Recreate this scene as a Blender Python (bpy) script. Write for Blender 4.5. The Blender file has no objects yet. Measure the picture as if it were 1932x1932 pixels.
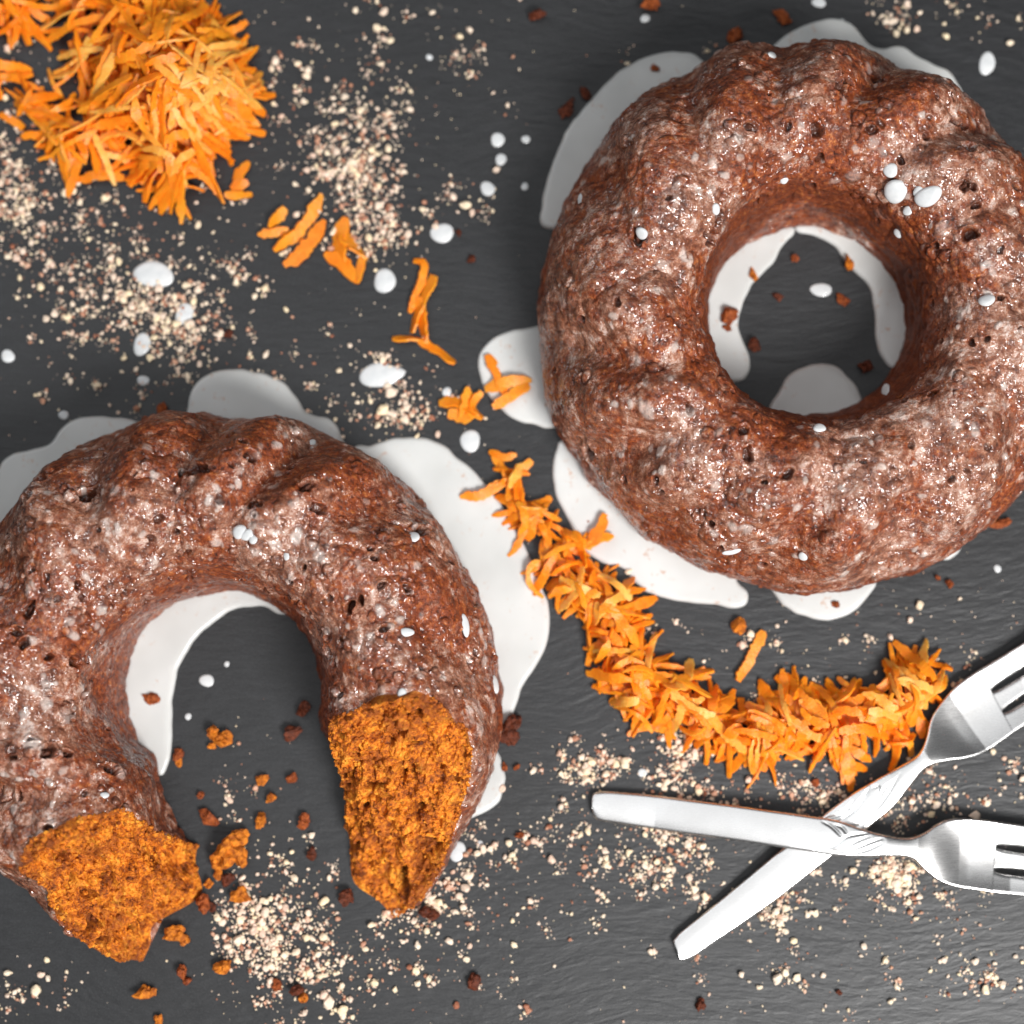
import bpy, math, random
import numpy as np
from mathutils import Vector

random.seed(7)
rng = np.random.default_rng(11)
R_ = math.radians
scene = bpy.context.scene
COL = scene.collection

# ------------------------------------------------------------------ camera
FPX = 3840.0                     # focal length in 1932-wide picture pixels
CAM_H = 0.72
TILT = R_(5.0)
cam_d = bpy.data.cameras.new("camera")
cam_d.sensor_width = 36.0
cam_d.lens = 36.0 * FPX / 1932.0
cam_d.clip_start = 0.01
cam_d.clip_end = 50
cam = bpy.data.objects.new("camera", cam_d)
COL.objects.link(cam)
cam.location = (0, 0, CAM_H)
cam.rotation_euler = (TILT, 0, 0)
scene.camera = cam
cam_d.dof.use_dof = True
cam_d.dof.focus_distance = CAM_H - 0.040
cam_d.dof.aperture_fstop = 4.0

# ------------------------------------------------------------------ light
world = bpy.data.worlds.new("World")
scene.world = world
world.use_nodes = True
world.node_tree.nodes["Background"].inputs[0].default_value = (0.93, 0.96, 1.0, 1)
world.node_tree.nodes["Background"].inputs[1].default_value = 0.075


def area(name, loc, target, sx, sy, radiance, color):
    d = bpy.data.lights.new(name, 'AREA')
    d.shape = 'RECTANGLE'
    d.size, d.size_y = sx, sy
    d.energy = radiance * math.pi * sx * sy
    d.color = color
    o = bpy.data.objects.new(name, d)
    COL.objects.link(o)
    o.location = loc
    v = Vector(target) - Vector(loc)
    o.rotation_euler = v.to_track_quat('-Z', 'Y').to_euler()
    return o


area("window_light", (0.66, -0.80, 1.30), (0, 0, 0), 0.60, 0.50, 42.0, (1.0, 0.985, 0.97))
area("side_fill_light", (-1.0, 0.95, 1.35), (0, 0, 0), 1.0, 0.9, 2.0, (0.93, 0.965, 1.0))  # added fill from the upper left to lift the puddles, no known window
area("ceiling_bounce", (-0.1, 0.1, 2.3), (0, 0, 0), 1.9, 1.9, 0.92, (0.97, 0.985, 1.0))

scene.view_settings.view_transform = 'Standard'
scene.view_settings.look = 'None'
scene.view_settings.exposure = 0.16
scene.view_settings.gamma = 1.0
scene.render.engine = 'CYCLES'
scene.cycles.max_bounces = 6

# ------------------------------------------------------------------ picture <-> table geometry
CT, ST = math.cos(TILT), math.sin(TILT)


def W(px, py, z=0.0):
    """point of the table space at height z that lies at (px, py) of the 1932-wide photograph"""
    dx, dy, dz = (px - 966) / FPX, -(py - 966) / FPX, -1.0
    y = dy * CT - dz * ST
    zz = dy * ST + dz * CT
    t = (z - CAM_H) / zz
    return np.array([dx * t, y * t, z])


def PX(P):
    P = np.asarray(P)
    x, y, z = P[..., 0], P[..., 1], P[..., 2] - CAM_H
    yc = y * CT + z * ST
    zc = -y * ST + z * CT
    return 966 + x / (-zc) * FPX, 966 - yc / (-zc) * FPX


PXM = float(np.linalg.norm(W(967, 966) - W(966, 966)))     # metres per picture pixel


# ------------------------------------------------------------------ noise
def _h(ix, iy, iz, seed):
    n = (ix.astype(np.uint32) * np.uint32(374761393) + iy.astype(np.uint32) * np.uint32(668265263)
         + iz.astype(np.uint32) * np.uint32(2147483647) + np.uint32((seed * 1274126177) & 0xffffffff))
    n = (n ^ (n >> np.uint32(13))) * np.uint32(1274126177)
    n = (n ^ (n >> np.uint32(15))) * np.uint32(2246822519)
    n = n ^ (n >> np.uint32(16))
    return n.astype(np.float64) / 4294967295.0


def vnoise(P, scale, seed=0):
    Q = P * scale + 1000.0
    I = np.floor(Q).astype(np.int64)
    F = Q - I
    F = F * F * (3 - 2 * F)
    out = 0
    for dx in (0, 1):
        wx = F[..., 0] if dx else 1 - F[..., 0]
        for dy in (0, 1):
            wy = F[..., 1] if dy else 1 - F[..., 1]
            for dz in (0, 1):
                wz = F[..., 2] if dz else 1 - F[..., 2]
                out = out + wx * wy * wz * _h(I[..., 0] + dx, I[..., 1] + dy, I[..., 2] + dz, seed)
    return out * 2 - 1


def fbm(P, scale, octs=3, seed=0, gain=0.5):
    o, a, t = 0, 1, 0
    for k in range(octs):
        o = o + a * vnoise(P, scale * 2 ** k, seed + k * 17)
        t += a
        a *= gain
    return o / t


def worley(P, scale, seed=0):
    Q = P * scale + 1000.0
    I = np.floor(Q).astype(np.int64)
    best = np.full(Q.shape[:-1], 9.0)
    for dx in (-1, 0, 1):
        for dy in (-1, 0, 1):
            for dz in (-1, 0, 1):
                J = I + np.array([dx, dy, dz])
                c = np.stack([_h(J[..., 0], J[..., 1], J[..., 2], seed + k) for k in (1, 2, 3)], -1) + J
                d = ((c - Q) ** 2).sum(-1)
                best = np.minimum(best, d)
    return np.sqrt(best)


def sstep(x, a, b):
    t = np.clip((x - a) / (b - a), 0, 1)
    return t * t * (3 - 2 * t)


# ------------------------------------------------------------------ object helpers
def mesh_np(name, V, F, smooth=True, attrs=None):
    """V (n,3), F (m,k) array with k = 3 or 4"""
    V = np.asarray(V, dtype=np.float32)
    F = np.asarray(F, dtype=np.int32)
    me = bpy.data.meshes.new(name)
    me.vertices.add(len(V))
    me.vertices.foreach_set("co", V.ravel())
    k = F.shape[1]
    me.loops.add(F.size)
    me.loops.foreach_set("vertex_index", F.ravel())
    me.polygons.add(len(F))
    me.polygons.foreach_set("loop_start", np.arange(0, F.size, k, dtype=np.int32))
    me.polygons.foreach_set("loop_total", np.full(len(F), k, dtype=np.int32))
    me.polygons.foreach_set("use_smooth", np.full(len(F), smooth))
    if attrs:
        for an, av in attrs.items():
            at = me.attributes.new(an, 'FLOAT', 'POINT')
            at.data.foreach_set("value", np.asarray(av, dtype=np.float32).ravel())
    me.update(calc_edges=True)
    me.validate()
    return me


def link(name, me, mat, parent=None, loc=None):
    o = bpy.data.objects.new(name, me)
    COL.objects.link(o)
    if me is not None and mat is not None and len(me.materials) == 0:
        me.materials.append(mat)
    if parent is not None:
        o.parent = parent
    if loc is not None:
        o.location = loc
    return o


def tag(o, label=None, cat=None, group=None, kind=None):
    if label:
        o["label"] = label
    if cat:
        o["category"] = cat
    if group:
        o["group"] = group
    if kind:
        o["kind"] = kind
    return o


def centred(V):
    """split world vertices into a base point and local vertices"""
    V = np.asarray(V, dtype=float)
    c = np.array([V[:, 0].mean(), V[:, 1].mean(), V[:, 2].min()])
    return V - c, c


# ------------------------------------------------------------------ materials
class NT:
    def __init__(self, name):
        self.m = bpy.data.materials.new(name)
        self.m.use_nodes = True
        self.t = self.m.node_tree
        self.b = self.t.nodes["Principled BSDF"]

    def n(self, typ, **kw):
        nd = self.t.nodes.new(typ)
        for k, v in kw.items():
            if isinstance(k, str) and hasattr(nd, k):
                setattr(nd, k, v)
        return nd

    def l(self, a, b):
        self.t.links.new(a, b)

    def coord(self, scale=(1, 1, 1), rot=(0, 0, 0)):
        tc = self.n("ShaderNodeTexCoord")
        mp = self.n("ShaderNodeMapping")
        mp.inputs["Scale"].default_value = scale
        mp.inputs["Rotation"].default_value = rot
        self.l(tc.outputs["Object"], mp.inputs["Vector"])
        return mp.outputs["Vector"]

    def noise(self, vec, scale, detail=3, rough=0.5, dist=0.0):
        nd = self.n("ShaderNodeTexNoise")
        nd.inputs["Scale"].default_value = scale
        nd.inputs["Detail"].default_value = detail
        nd.inputs["Roughness"].default_value = rough
        nd.inputs["Distortion"].default_value = dist
        if vec is not None:
            self.l(vec, nd.inputs["Vector"])
        return nd.outputs["Fac"]

    def ramp(self, fac, stops):
        nd = self.n("ShaderNodeValToRGB")
        cr = nd.color_ramp
        while len(cr.elements) < len(stops):
            cr.elements.new(0.5)
        for e, (p, c) in zip(cr.elements, stops):
            e.position = p
            e.color = (*c, 1) if len(c) == 3 else c
        self.l(fac, nd.inputs["Fac"])
        return nd.outputs["Color"]

    def math(self, op, a, b=None, clamp=False):
        nd = self.n("ShaderNodeMath", operation=op)
        nd.use_clamp = clamp
        for i, v in enumerate((a, b)):
            if v is None:
                continue
            if isinstance(v, (int, float)):
                nd.inputs[i].default_value = v
            else:
                self.l(v, nd.inputs[i])
        return nd.outputs[0]

    def mix(self, fac, a, b):
        nd = self.n("ShaderNodeMix", data_type='RGBA')
        for sock, v in ((nd.inputs[0], fac), (nd.inputs[6], a), (nd.inputs[7], b)):
            if isinstance(v, (int, float)):
                sock.default_value = v
            elif isinstance(v, tuple):
                sock.default_value = (*v, 1)
            else:
                self.l(v, sock)
        return nd.outputs[2]

    def attr(self, name):
        nd = self.n("ShaderNodeAttribute", attribute_name=name)
        return nd.outputs["Fac"]

    def bump(self, h, dist, strength=1.0, normal=None):
        nd = self.n("ShaderNodeBump")
        nd.inputs["Distance"].default_value = dist
        nd.inputs["Strength"].default_value = strength
        self.l(h, nd.inputs["Height"])
        if normal is not None:
            self.l(normal, nd.inputs["Normal"])
        return nd.outputs["Normal"]

    def set(self, **kw):
        for k, v in kw.items():
            s = self.b.inputs[k.replace("_", " ")]
            if hasattr(v, "is_linked") or hasattr(v, "links"):
                self.l(v, s)
            elif isinstance(v, tuple) and len(v) == 3 and s.type == 'RGBA':
                s.default_value = (*v, 1)
            else:
                s.default_value = v


def mat_slate():
    t = NT("dark_slate")
    base = t.coord()
    warp = t.n("ShaderNodeTexNoise")
    warp.inputs["Scale"].default_value = 9
    warp.inputs["Detail"].default_value = 2
    t.l(base, warp.inputs["Vector"])
    add = t.n("ShaderNodeMixRGB", blend_type='LINEAR_LIGHT')
    add.inputs[0].default_value = 0.02
    t.l(base, add.inputs[1])
    t.l(warp.outputs["Color"], add.inputs[2])
    mp = t.n("ShaderNodeMapping")
    mp.inputs["Rotation"].default_value = (0, 0, R_(8))
    mp.inputs["Scale"].default_value = (1.0, 3.6, 1.0)
    t.l(add.outputs[0], mp.inputs["Vector"])
    v = mp.outputs["Vector"]
    fine = t.noise(v, 130, 5, 0.62, 0.3)
    rip = t.noise(v, 60, 4, 0.62, 0.5)
    broad = t.noise(base, 7, 3, 0.5)
    grain = t.noise(base, 2200, 2, 0.6)
    c = t.ramp(fine, [(0.3, (0.0105, 0.0109, 0.0122)), (0.62, (0.0165, 0.0172, 0.0192)), (0.85, (0.029, 0.0305, 0.034))])
    c2 = t.mix(t.math('MULTIPLY', broad, 0.55), c, (0.011, 0.0114, 0.0122))
    c3 = t.mix(t.math('MULTIPLY', t.math('SUBTRACT', grain, 0.5, True), 0.9, True), c2, (0.16, 0.165, 0.17))
    h = t.math('ADD', t.math('MULTIPLY', rip, 1.0), t.math('MULTIPLY', fine, 0.7))
    h = t.math('ADD', h, t.math('MULTIPLY', grain, 0.07))
    t.set(Base_Color=c3, Normal=t.bump(h, 0.0004, 0.7), Roughness=0.43, Specular_IOR_Level=0.5)
    return t.m


def mat_crust():
    t = NT("glazed_cake_crust")
    v = t.coord()
    glaze = t.attr("glaze")
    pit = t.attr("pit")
    clot = t.attr("clot")
    big = t.noise(v, 60, 4, 0.6)
    mid = t.noise(v, 210, 5, 0.7, 0.3)
    fine = t.noise(v, 620, 4, 0.7)
    vfine = t.noise(v, 1900, 2, 0.6)
    n2 = t.noise(v, 340, 5, 0.75)
    blot = t.noise(v, 150, 4, 0.65, 0.6)
    crumb = t.ramp(t.math('ADD', t.math('MULTIPLY', fine, 0.45), t.math('MULTIPLY', n2, 0.55)),
                   [(0.38, (0.04, 0.008, 0.003)), (0.47, (0.18, 0.032, 0.007)), (0.55, (0.30, 0.064, 0.013)), (0.66, (0.62, 0.22, 0.06))])
    film = t.ramp(t.math('ADD', t.math('MULTIPLY', blot, 0.55), t.math('ADD', t.math('MULTIPLY', n2, 0.30), t.math('MULTIPLY', vfine, 0.15))),
                  [(0.39, (0.065, 0.021, 0.013)), (0.47, (0.235, 0.086, 0.045)), (0.53, (0.45, 0.225, 0.145)), (0.61, (0.84, 0.69, 0.61))])
    cov = t.math('ADD', t.math('MULTIPLY', mid, 1.5), t.math('MULTIPLY', vfine, 0.3))
    cov = t.math('ADD', cov, t.math('MULTIPLY', big, 0.6))
    cov = t.math('ADD', cov, t.math('MULTIPLY', glaze, 0.65))
    cov = t.math('SUBTRACT', cov, 1.57)
    cov = t.math('MULTIPLY', cov, 4.5, True)
    cov = t.math('MULTIPLY', cov, 0.80)
    c = t.mix(cov, crumb, film)
    c = t.mix(t.math('MULTIPLY', t.attr('bare'), 0.6), c, (0.10, 0.022, 0.006))  # unglazed crust tone, deepened to paint the shade on the hole wall
    dark = t.math('MULTIPLY', t.math('SUBTRACT', t.noise(v, 85, 5, 0.7, 0.4), 0.55), 6.0, True)
    c = t.mix(t.math('MULTIPLY', dark, 0.5), c, (0.05, 0.026, 0.023))
    c = t.mix(t.math('MULTIPLY', clot, 0.8), c, (0.72, 0.62, 0.56))
    c = t.mix(t.math('MULTIPLY', pit, 0.85, True), c, (0.055, 0.012, 0.004))  # exposed crust in pits, with recess shade painted in, also round nuggets
    h = t.math('ADD', t.math('MULTIPLY', fine, 1.0), t.math('MULTIPLY', n2, 0.9))
    h = t.math('ADD', h, t.math('MULTIPLY', vfine, 0.3))
    nb = t.bump(h, 0.0008, 0.9)
    nc = t.bump(t.math('ADD', t.noise(v, 300, 1, 0.4), t.math('MULTIPLY', t.noise(v, 760, 1, 0.4), 0.45)), 0.0022, 1.0)
    wetp = t.math('MULTIPLY', t.math('SUBTRACT', t.noise(v, 55, 3, 0.6), 0.36), 5.0, True)
    wet = t.math('MULTIPLY', t.math('MULTIPLY', glaze, 1.2, True), wetp, True)
    t.set(Base_Color=c, Normal=nb, Roughness=0.5, Specular_IOR_Level=0.4,
          Coat_Weight=wet, Coat_Roughness=0.10, Coat_Normal=nc, Coat_IOR=1.9,
          Subsurface_Weight=0.08, Subsurface_Radius=(1.0, 0.35, 0.15), Subsurface_Scale=0.0015)
    return t.m


def mat_crumb(name="cake_crumb_interior", bright=1.0):
    t = NT(name)
    v = t.coord()
    rim = t.attr("rim")
    pore = t.attr("pore")
    mid = t.noise(v, 150, 4, 0.65, 0.3)
    fine = t.noise(v, 750, 3, 0.7)
    vf = t.noise(v, 2100, 2, 0.6)
    f = t.math('ADD', t.math('MULTIPLY', mid, 0.5), t.math('MULTIPLY', fine, 0.5))
    c = t.ramp(f, [(0.37, (0.10, 0.020, 0.003)), (0.45, (0.40, 0.092, 0.007)), (0.53, (0.74, 0.212, 0.012)), (0.63, (0.96, 0.42, 0.045))])
    moist = t.math('MULTIPLY', t.math('SUBTRACT', t.noise(v, 65, 4, 0.6, 0.6), 0.48), 6.0, True)
    c = t.mix(t.math('MULTIPLY', moist, 0.68), c, (0.27, 0.062, 0.008))
    spk = t.math('MULTIPLY', t.math('SUBTRACT', vf, 0.66), 9, True)
    c = t.mix(t.math('MULTIPLY', spk, 0.7), c, (0.75, 0.52, 0.22))
    c = t.mix(t.math('MULTIPLY', pore, 0.75, True), c, (0.10, 0.022, 0.004))
    c = t.mix(t.math('MULTIPLY', rim, 0.9, True), c, (0.17, 0.038, 0.008))
    h = t.math('ADD', fine, t.math('MULTIPLY', vf, 0.4))
    t.set(Base_Color=c, Normal=t.bump(h, 0.0009, 0.9), Roughness=0.62, Specular_IOR_Level=0.3,
          Subsurface_Weight=0.12, Subsurface_Radius=(1.0, 0.4, 0.1), Subsurface_Scale=0.002)
    return t.m


def mat_glaze():
    t = NT("white_sugar_glaze")
    v = t.coord()
    big = t.noise(v, 30, 3, 0.5)
    st = t.noise(v, 330, 3, 0.6)
    blotch = t.noise(v, 45, 2, 0.5)
    c = t.ramp(big, [(0.35, (0.54, 0.545, 0.53)), (0.65, (0.64, 0.645, 0.63))])
    s = t.math('MULTIPLY', t.math('SUBTRACT', st, 0.61), 9, True)
    s = t.math('MULTIPLY', s, t.math('MULTIPLY', t.math('SUBTRACT', blotch, 0.47), 9, True))
    c = t.mix(t.math('MULTIPLY', s, 0.6), c, (0.50, 0.25, 0.13))
    t.set(Base_Color=c, Roughness=0.22, Specular_IOR_Level=0.5, Subsurface_Weight=0.25,
          Subsurface_Radius=(1, 0.95, 0.85), Subsurface_Scale=0.0025,
          Normal=t.bump(t.noise(v, 60, 2, 0.5), 0.0015, 0.35))
    return t.m


def mat_drop():
    t = NT("glaze_drop_white")
    v = t.coord()
    c = t.ramp(t.noise(v, 250, 2, 0.5), [(0.3, (0.58, 0.60, 0.61)), (0.7, (0.70, 0.71, 0.71))])
    t.set(Base_Color=c, Roughness=0.12, Specular_IOR_Level=0.5, Subsurface_Weight=0.3,
          Subsurface_Radius=(1, 0.97, 0.9), Subsurface_Scale=0.0015)
    return t.m


def mat_carrot(name, ca, cb):
    t = NT(name)
    v = t.coord()
    oi = t.n("ShaderNodeObjectInfo")
    n1 = t.noise(v, 260, 3, 0.6)
    n2 = t.noise(v, 1100, 2, 0.6)
    f = t.math('ADD', t.math('MULTIPLY', n1, 0.65), t.math('MULTIPLY', n2, 0.35))
    f = t.math('ADD', f, t.math('MULTIPLY', t.math('SUBTRACT', oi.outputs["Random"], 0.5), 0.22))
    c = t.ramp(f, [(0.33, ca), (0.66, cb)])
    t.set(Base_Color=c, Roughness=0.42, Specular_IOR_Level=0.4, Subsurface_Weight=0.45,
          Subsurface_Radius=(1.0, 0.42, 0.08), Subsurface_Scale=0.006,
          Normal=t.bump(n2, 0.0005, 0.6))
    return t.m


def mat_plain(name, ca, cb, scale=500, rough=0.6, sss=0.0):
    t = NT(name)
    v = t.coord()
    c = t.ramp(t.noise(v, scale, 3, 0.6), [(0.32, ca), (0.66, cb)])
    t.set(Base_Color=c, Roughness=rough, Specular_IOR_Level=0.3,
          Normal=t.bump(t.noise(v, 1600, 3, 0.6), 0.0006, 0.8))
    if sss:
        t.set(Subsurface_Weight=sss, Subsurface_Radius=(1, 0.7, 0.4), Subsurface_Scale=0.001)
    return t.m


def mat_nut():
    t = NT("chopped_nut")
    v = t.coord()
    tint = t.attr("tint")
    c = t.ramp(tint, [(0.0, (0.32, 0.11, 0.06)), (0.10, (0.64, 0.36, 0.24)), (0.25, (0.78, 0.60, 0.48)), (0.65, (0.84, 0.70, 0.55)), (1.0, (0.88, 0.72, 0.48))])
    n = t.noise(v, 900, 2, 0.6)
    c = t.mix(t.math('MULTIPLY', t.math('SUBTRACT', n, 0.5, True), 1.0, True), c, (0.60, 0.38, 0.25))
    t.set(Base_Color=c, Roughness=0.55, Specular_IOR_Level=0.3, Normal=t.bump(n, 0.0005, 0.6))
    return t.m


def mat_steel():
    t = NT("brushed_steel")
    v = t.coord((1, 1, 1))
    mp = t.n("ShaderNodeMapping")
    mp.inputs["Scale"].default_value = (1.0, 18.0, 1.0)
    t.l(v, mp.inputs["Vector"])
    br = t.noise(mp.outputs["Vector"], 260, 4, 0.6)
    sm = t.noise(v, 40, 3, 0.6)
    c = t.ramp(sm, [(0.3, (0.76, 0.75, 0.74)), (0.7, (0.88, 0.875, 0.87))])
    r = t.math('ADD', 0.17, t.math('MULTIPLY', t.math('ADD', t.math('MULTIPLY', br, 0.6), t.math('MULTIPLY', sm, 0.4)), 0.2))
    t.set(Base_Color=c, Metallic=1.0, Roughness=r, Normal=t.bump(br, 0.0003, 0.05))
    return t.m


M_SLATE, M_CRUST, M_CRUMB = mat_slate(), mat_crust(), mat_crumb()
M_GLAZE, M_DROP, M_NUT, M_STEEL = mat_glaze(), mat_drop(), mat_nut(), mat_steel()
M_CARROT = mat_carrot("grated_carrot_flesh", (1.0, 0.20, 0.005), (1.0, 0.31, 0.018))
M_CARROT_PALE = mat_carrot("grated_carrot_flesh_pale", (1.0, 0.30, 0.025), (1.0, 0.46, 0.10))
M_CR_ORANGE = mat_plain("orange_cake_crumb", (0.22, 0.045, 0.006), (0.80, 0.25, 0.018), 500, 0.7)
M_CR_RUST = mat_plain("rust_cake_crumb", (0.12, 0.02, 0.005), (0.42, 0.10, 0.02), 700, 0.65)
M_CR_DARK = mat_plain("dark_cake_crumb", (0.04, 0.008, 0.003), (0.16, 0.035, 0.012), 700, 0.6)

# ------------------------------------------------------------------ slate
gx = np.linspace(-0.6, 0.6, 61)
gy = np.linspace(-0.6, 0.6, 61)
GX, GY = np.meshgrid(gx, gy)
V = np.stack([GX.ravel(), GY.ravel(), np.zeros(GX.size)], 1)
ii = np.arange(60 * 60)
a = (ii // 60) * 61 + ii % 60
F = np.stack([a, a + 1, a + 62, a + 61], 1)
tag(link("slate_surface", mesh_np("slate_surface", V, F), M_SLATE), "dark grey slate slab with fine horizontal grain", kind="structure")


def ico(sub):
    t = (1 + 5 ** .5) / 2
    V = [(-1, t, 0), (1, t, 0), (-1, -t, 0), (1, -t, 0), (0, -1, t), (0, 1, t), (0, -1, -t), (0, 1, -t), (t, 0, -1), (t, 0, 1), (-t, 0, -1), (-t, 0, 1)]
    V = [np.array(v) / np.linalg.norm(v) for v in V]
    F = [(0, 11, 5), (0, 5, 1), (0, 1, 7), (0, 7, 10), (0, 10, 11), (1, 5, 9), (5, 11, 4), (11, 10, 2), (10, 7, 6), (7, 1, 8), (3, 9, 4), (3, 4, 2), (3, 2, 6), (3, 6, 8), (3, 8, 9),
         (4, 9, 5), (2, 4, 11), (6, 2, 10), (8, 6, 7), (9, 8, 1)]
    for _ in range(sub):
        cache, G = {}, []
        def mid(a, b):
            k = (min(a, b), max(a, b))
            if k not in cache:
                m = V[a] + V[b]
                V.append(m / np.linalg.norm(m))
                cache[k] = len(V) - 1
            return cache[k]
        for a, b, c in F:
            x, y, z = mid(a, b), mid(b, c), mid(c, a)
            G += [(a, x, z), (b, y, x), (c, z, y), (x, y, z)]
        F = G
    return np.array(V), np.array(F)


ICO0, ICO1, ICO2 = ico(0), ico(1), ico(2)


def chunk(radius, seed, sub=1, flat=0.7, rough=0.35):
    V, F = {0: ICO0, 1: ICO1, 2: ICO2}[sub]
    r = np.random.default_rng(seed)
    off = r.uniform(0, 50, 3)
    k = 1 + rough * vnoise(V + off, 1.3, 1) + rough * 0.7 * vnoise(V + off, 3.1, 2) + (rough * .4 * vnoise(V + off, 7.0, 4) if sub > 1 else 0)
    P = V * k[:, None] * np.array([1, r.uniform(0.6, 0.95), flat * r.uniform(0.75, 1.1)])
    # cut planes give broken facets
    for _ in range(3):
        n = r.normal(size=3)
        n /= np.linalg.norm(n)
        d = P @ n - r.uniform(0.55, 0.8)
        P = P - np.clip(d, 0, None)[:, None] * n
    a = r.uniform(0, 6.28)
    c, s = math.cos(a), math.sin(a)
    P = P @ np.array([[c, s, 0], [-s, c, 0], [0, 0, 1]])
    P[:, 2] -= P[:, 2].min()
    return P * radius, F


# ------------------------------------------------------------------ cakes
def catmull(pts, n, closed=False):
    pts = np.asarray(pts, dtype=float)
    if closed:
        P = np.vstack([pts[-1], pts, pts[0], pts[1]])
        segs = len(pts)
    else:
        P = np.vstack([2 * pts[0] - pts[1], pts, 2 * pts[-1] - pts[-2]])
        segs = len(pts) - 1
    out = []
    per = 24
    for k in range(segs):
        p0, p1, p2, p3 = P[k], P[k + 1], P[k + 2], P[k + 3]
        t = np.linspace(0, 1, per, endpoint=False)[:, None]
        out.append(0.5 * ((2 * p1) + (-p0 + p2) * t + (2 * p0 - 5 * p1 + 4 * p2 - p3) * t ** 2 + (-p0 + 3 * p1 - 3 * p2 + p3) * t ** 3))
    out = np.vstack(out + [P[-2][None] if not closed else out[0][:1]])
    d = np.r_[0, np.cumsum(np.linalg.norm(np.diff(out, axis=0), axis=1))]
    s = np.linspace(0, d[-1], n + (1 if closed else 0))
    res = np.stack([np.interp(s, d, out[:, k]) for k in range(out.shape[1])], 1)
    return res[:-1] if closed else res


PROFILE = [(0.985, 0.0), (1.0, 0.006), (1.0, 0.014), (0.985, 0.023), (0.95, 0.033), (0.89, 0.043), (0.81, 0.0505), (0.72, 0.0555),
           (0.63, 0.057), (0.55, 0.0555), (0.48, 0.051), (0.435, 0.044), (0.405, 0.034), (0.385, 0.022), (0.372, 0.010), (0.366, 0.0)]


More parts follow.
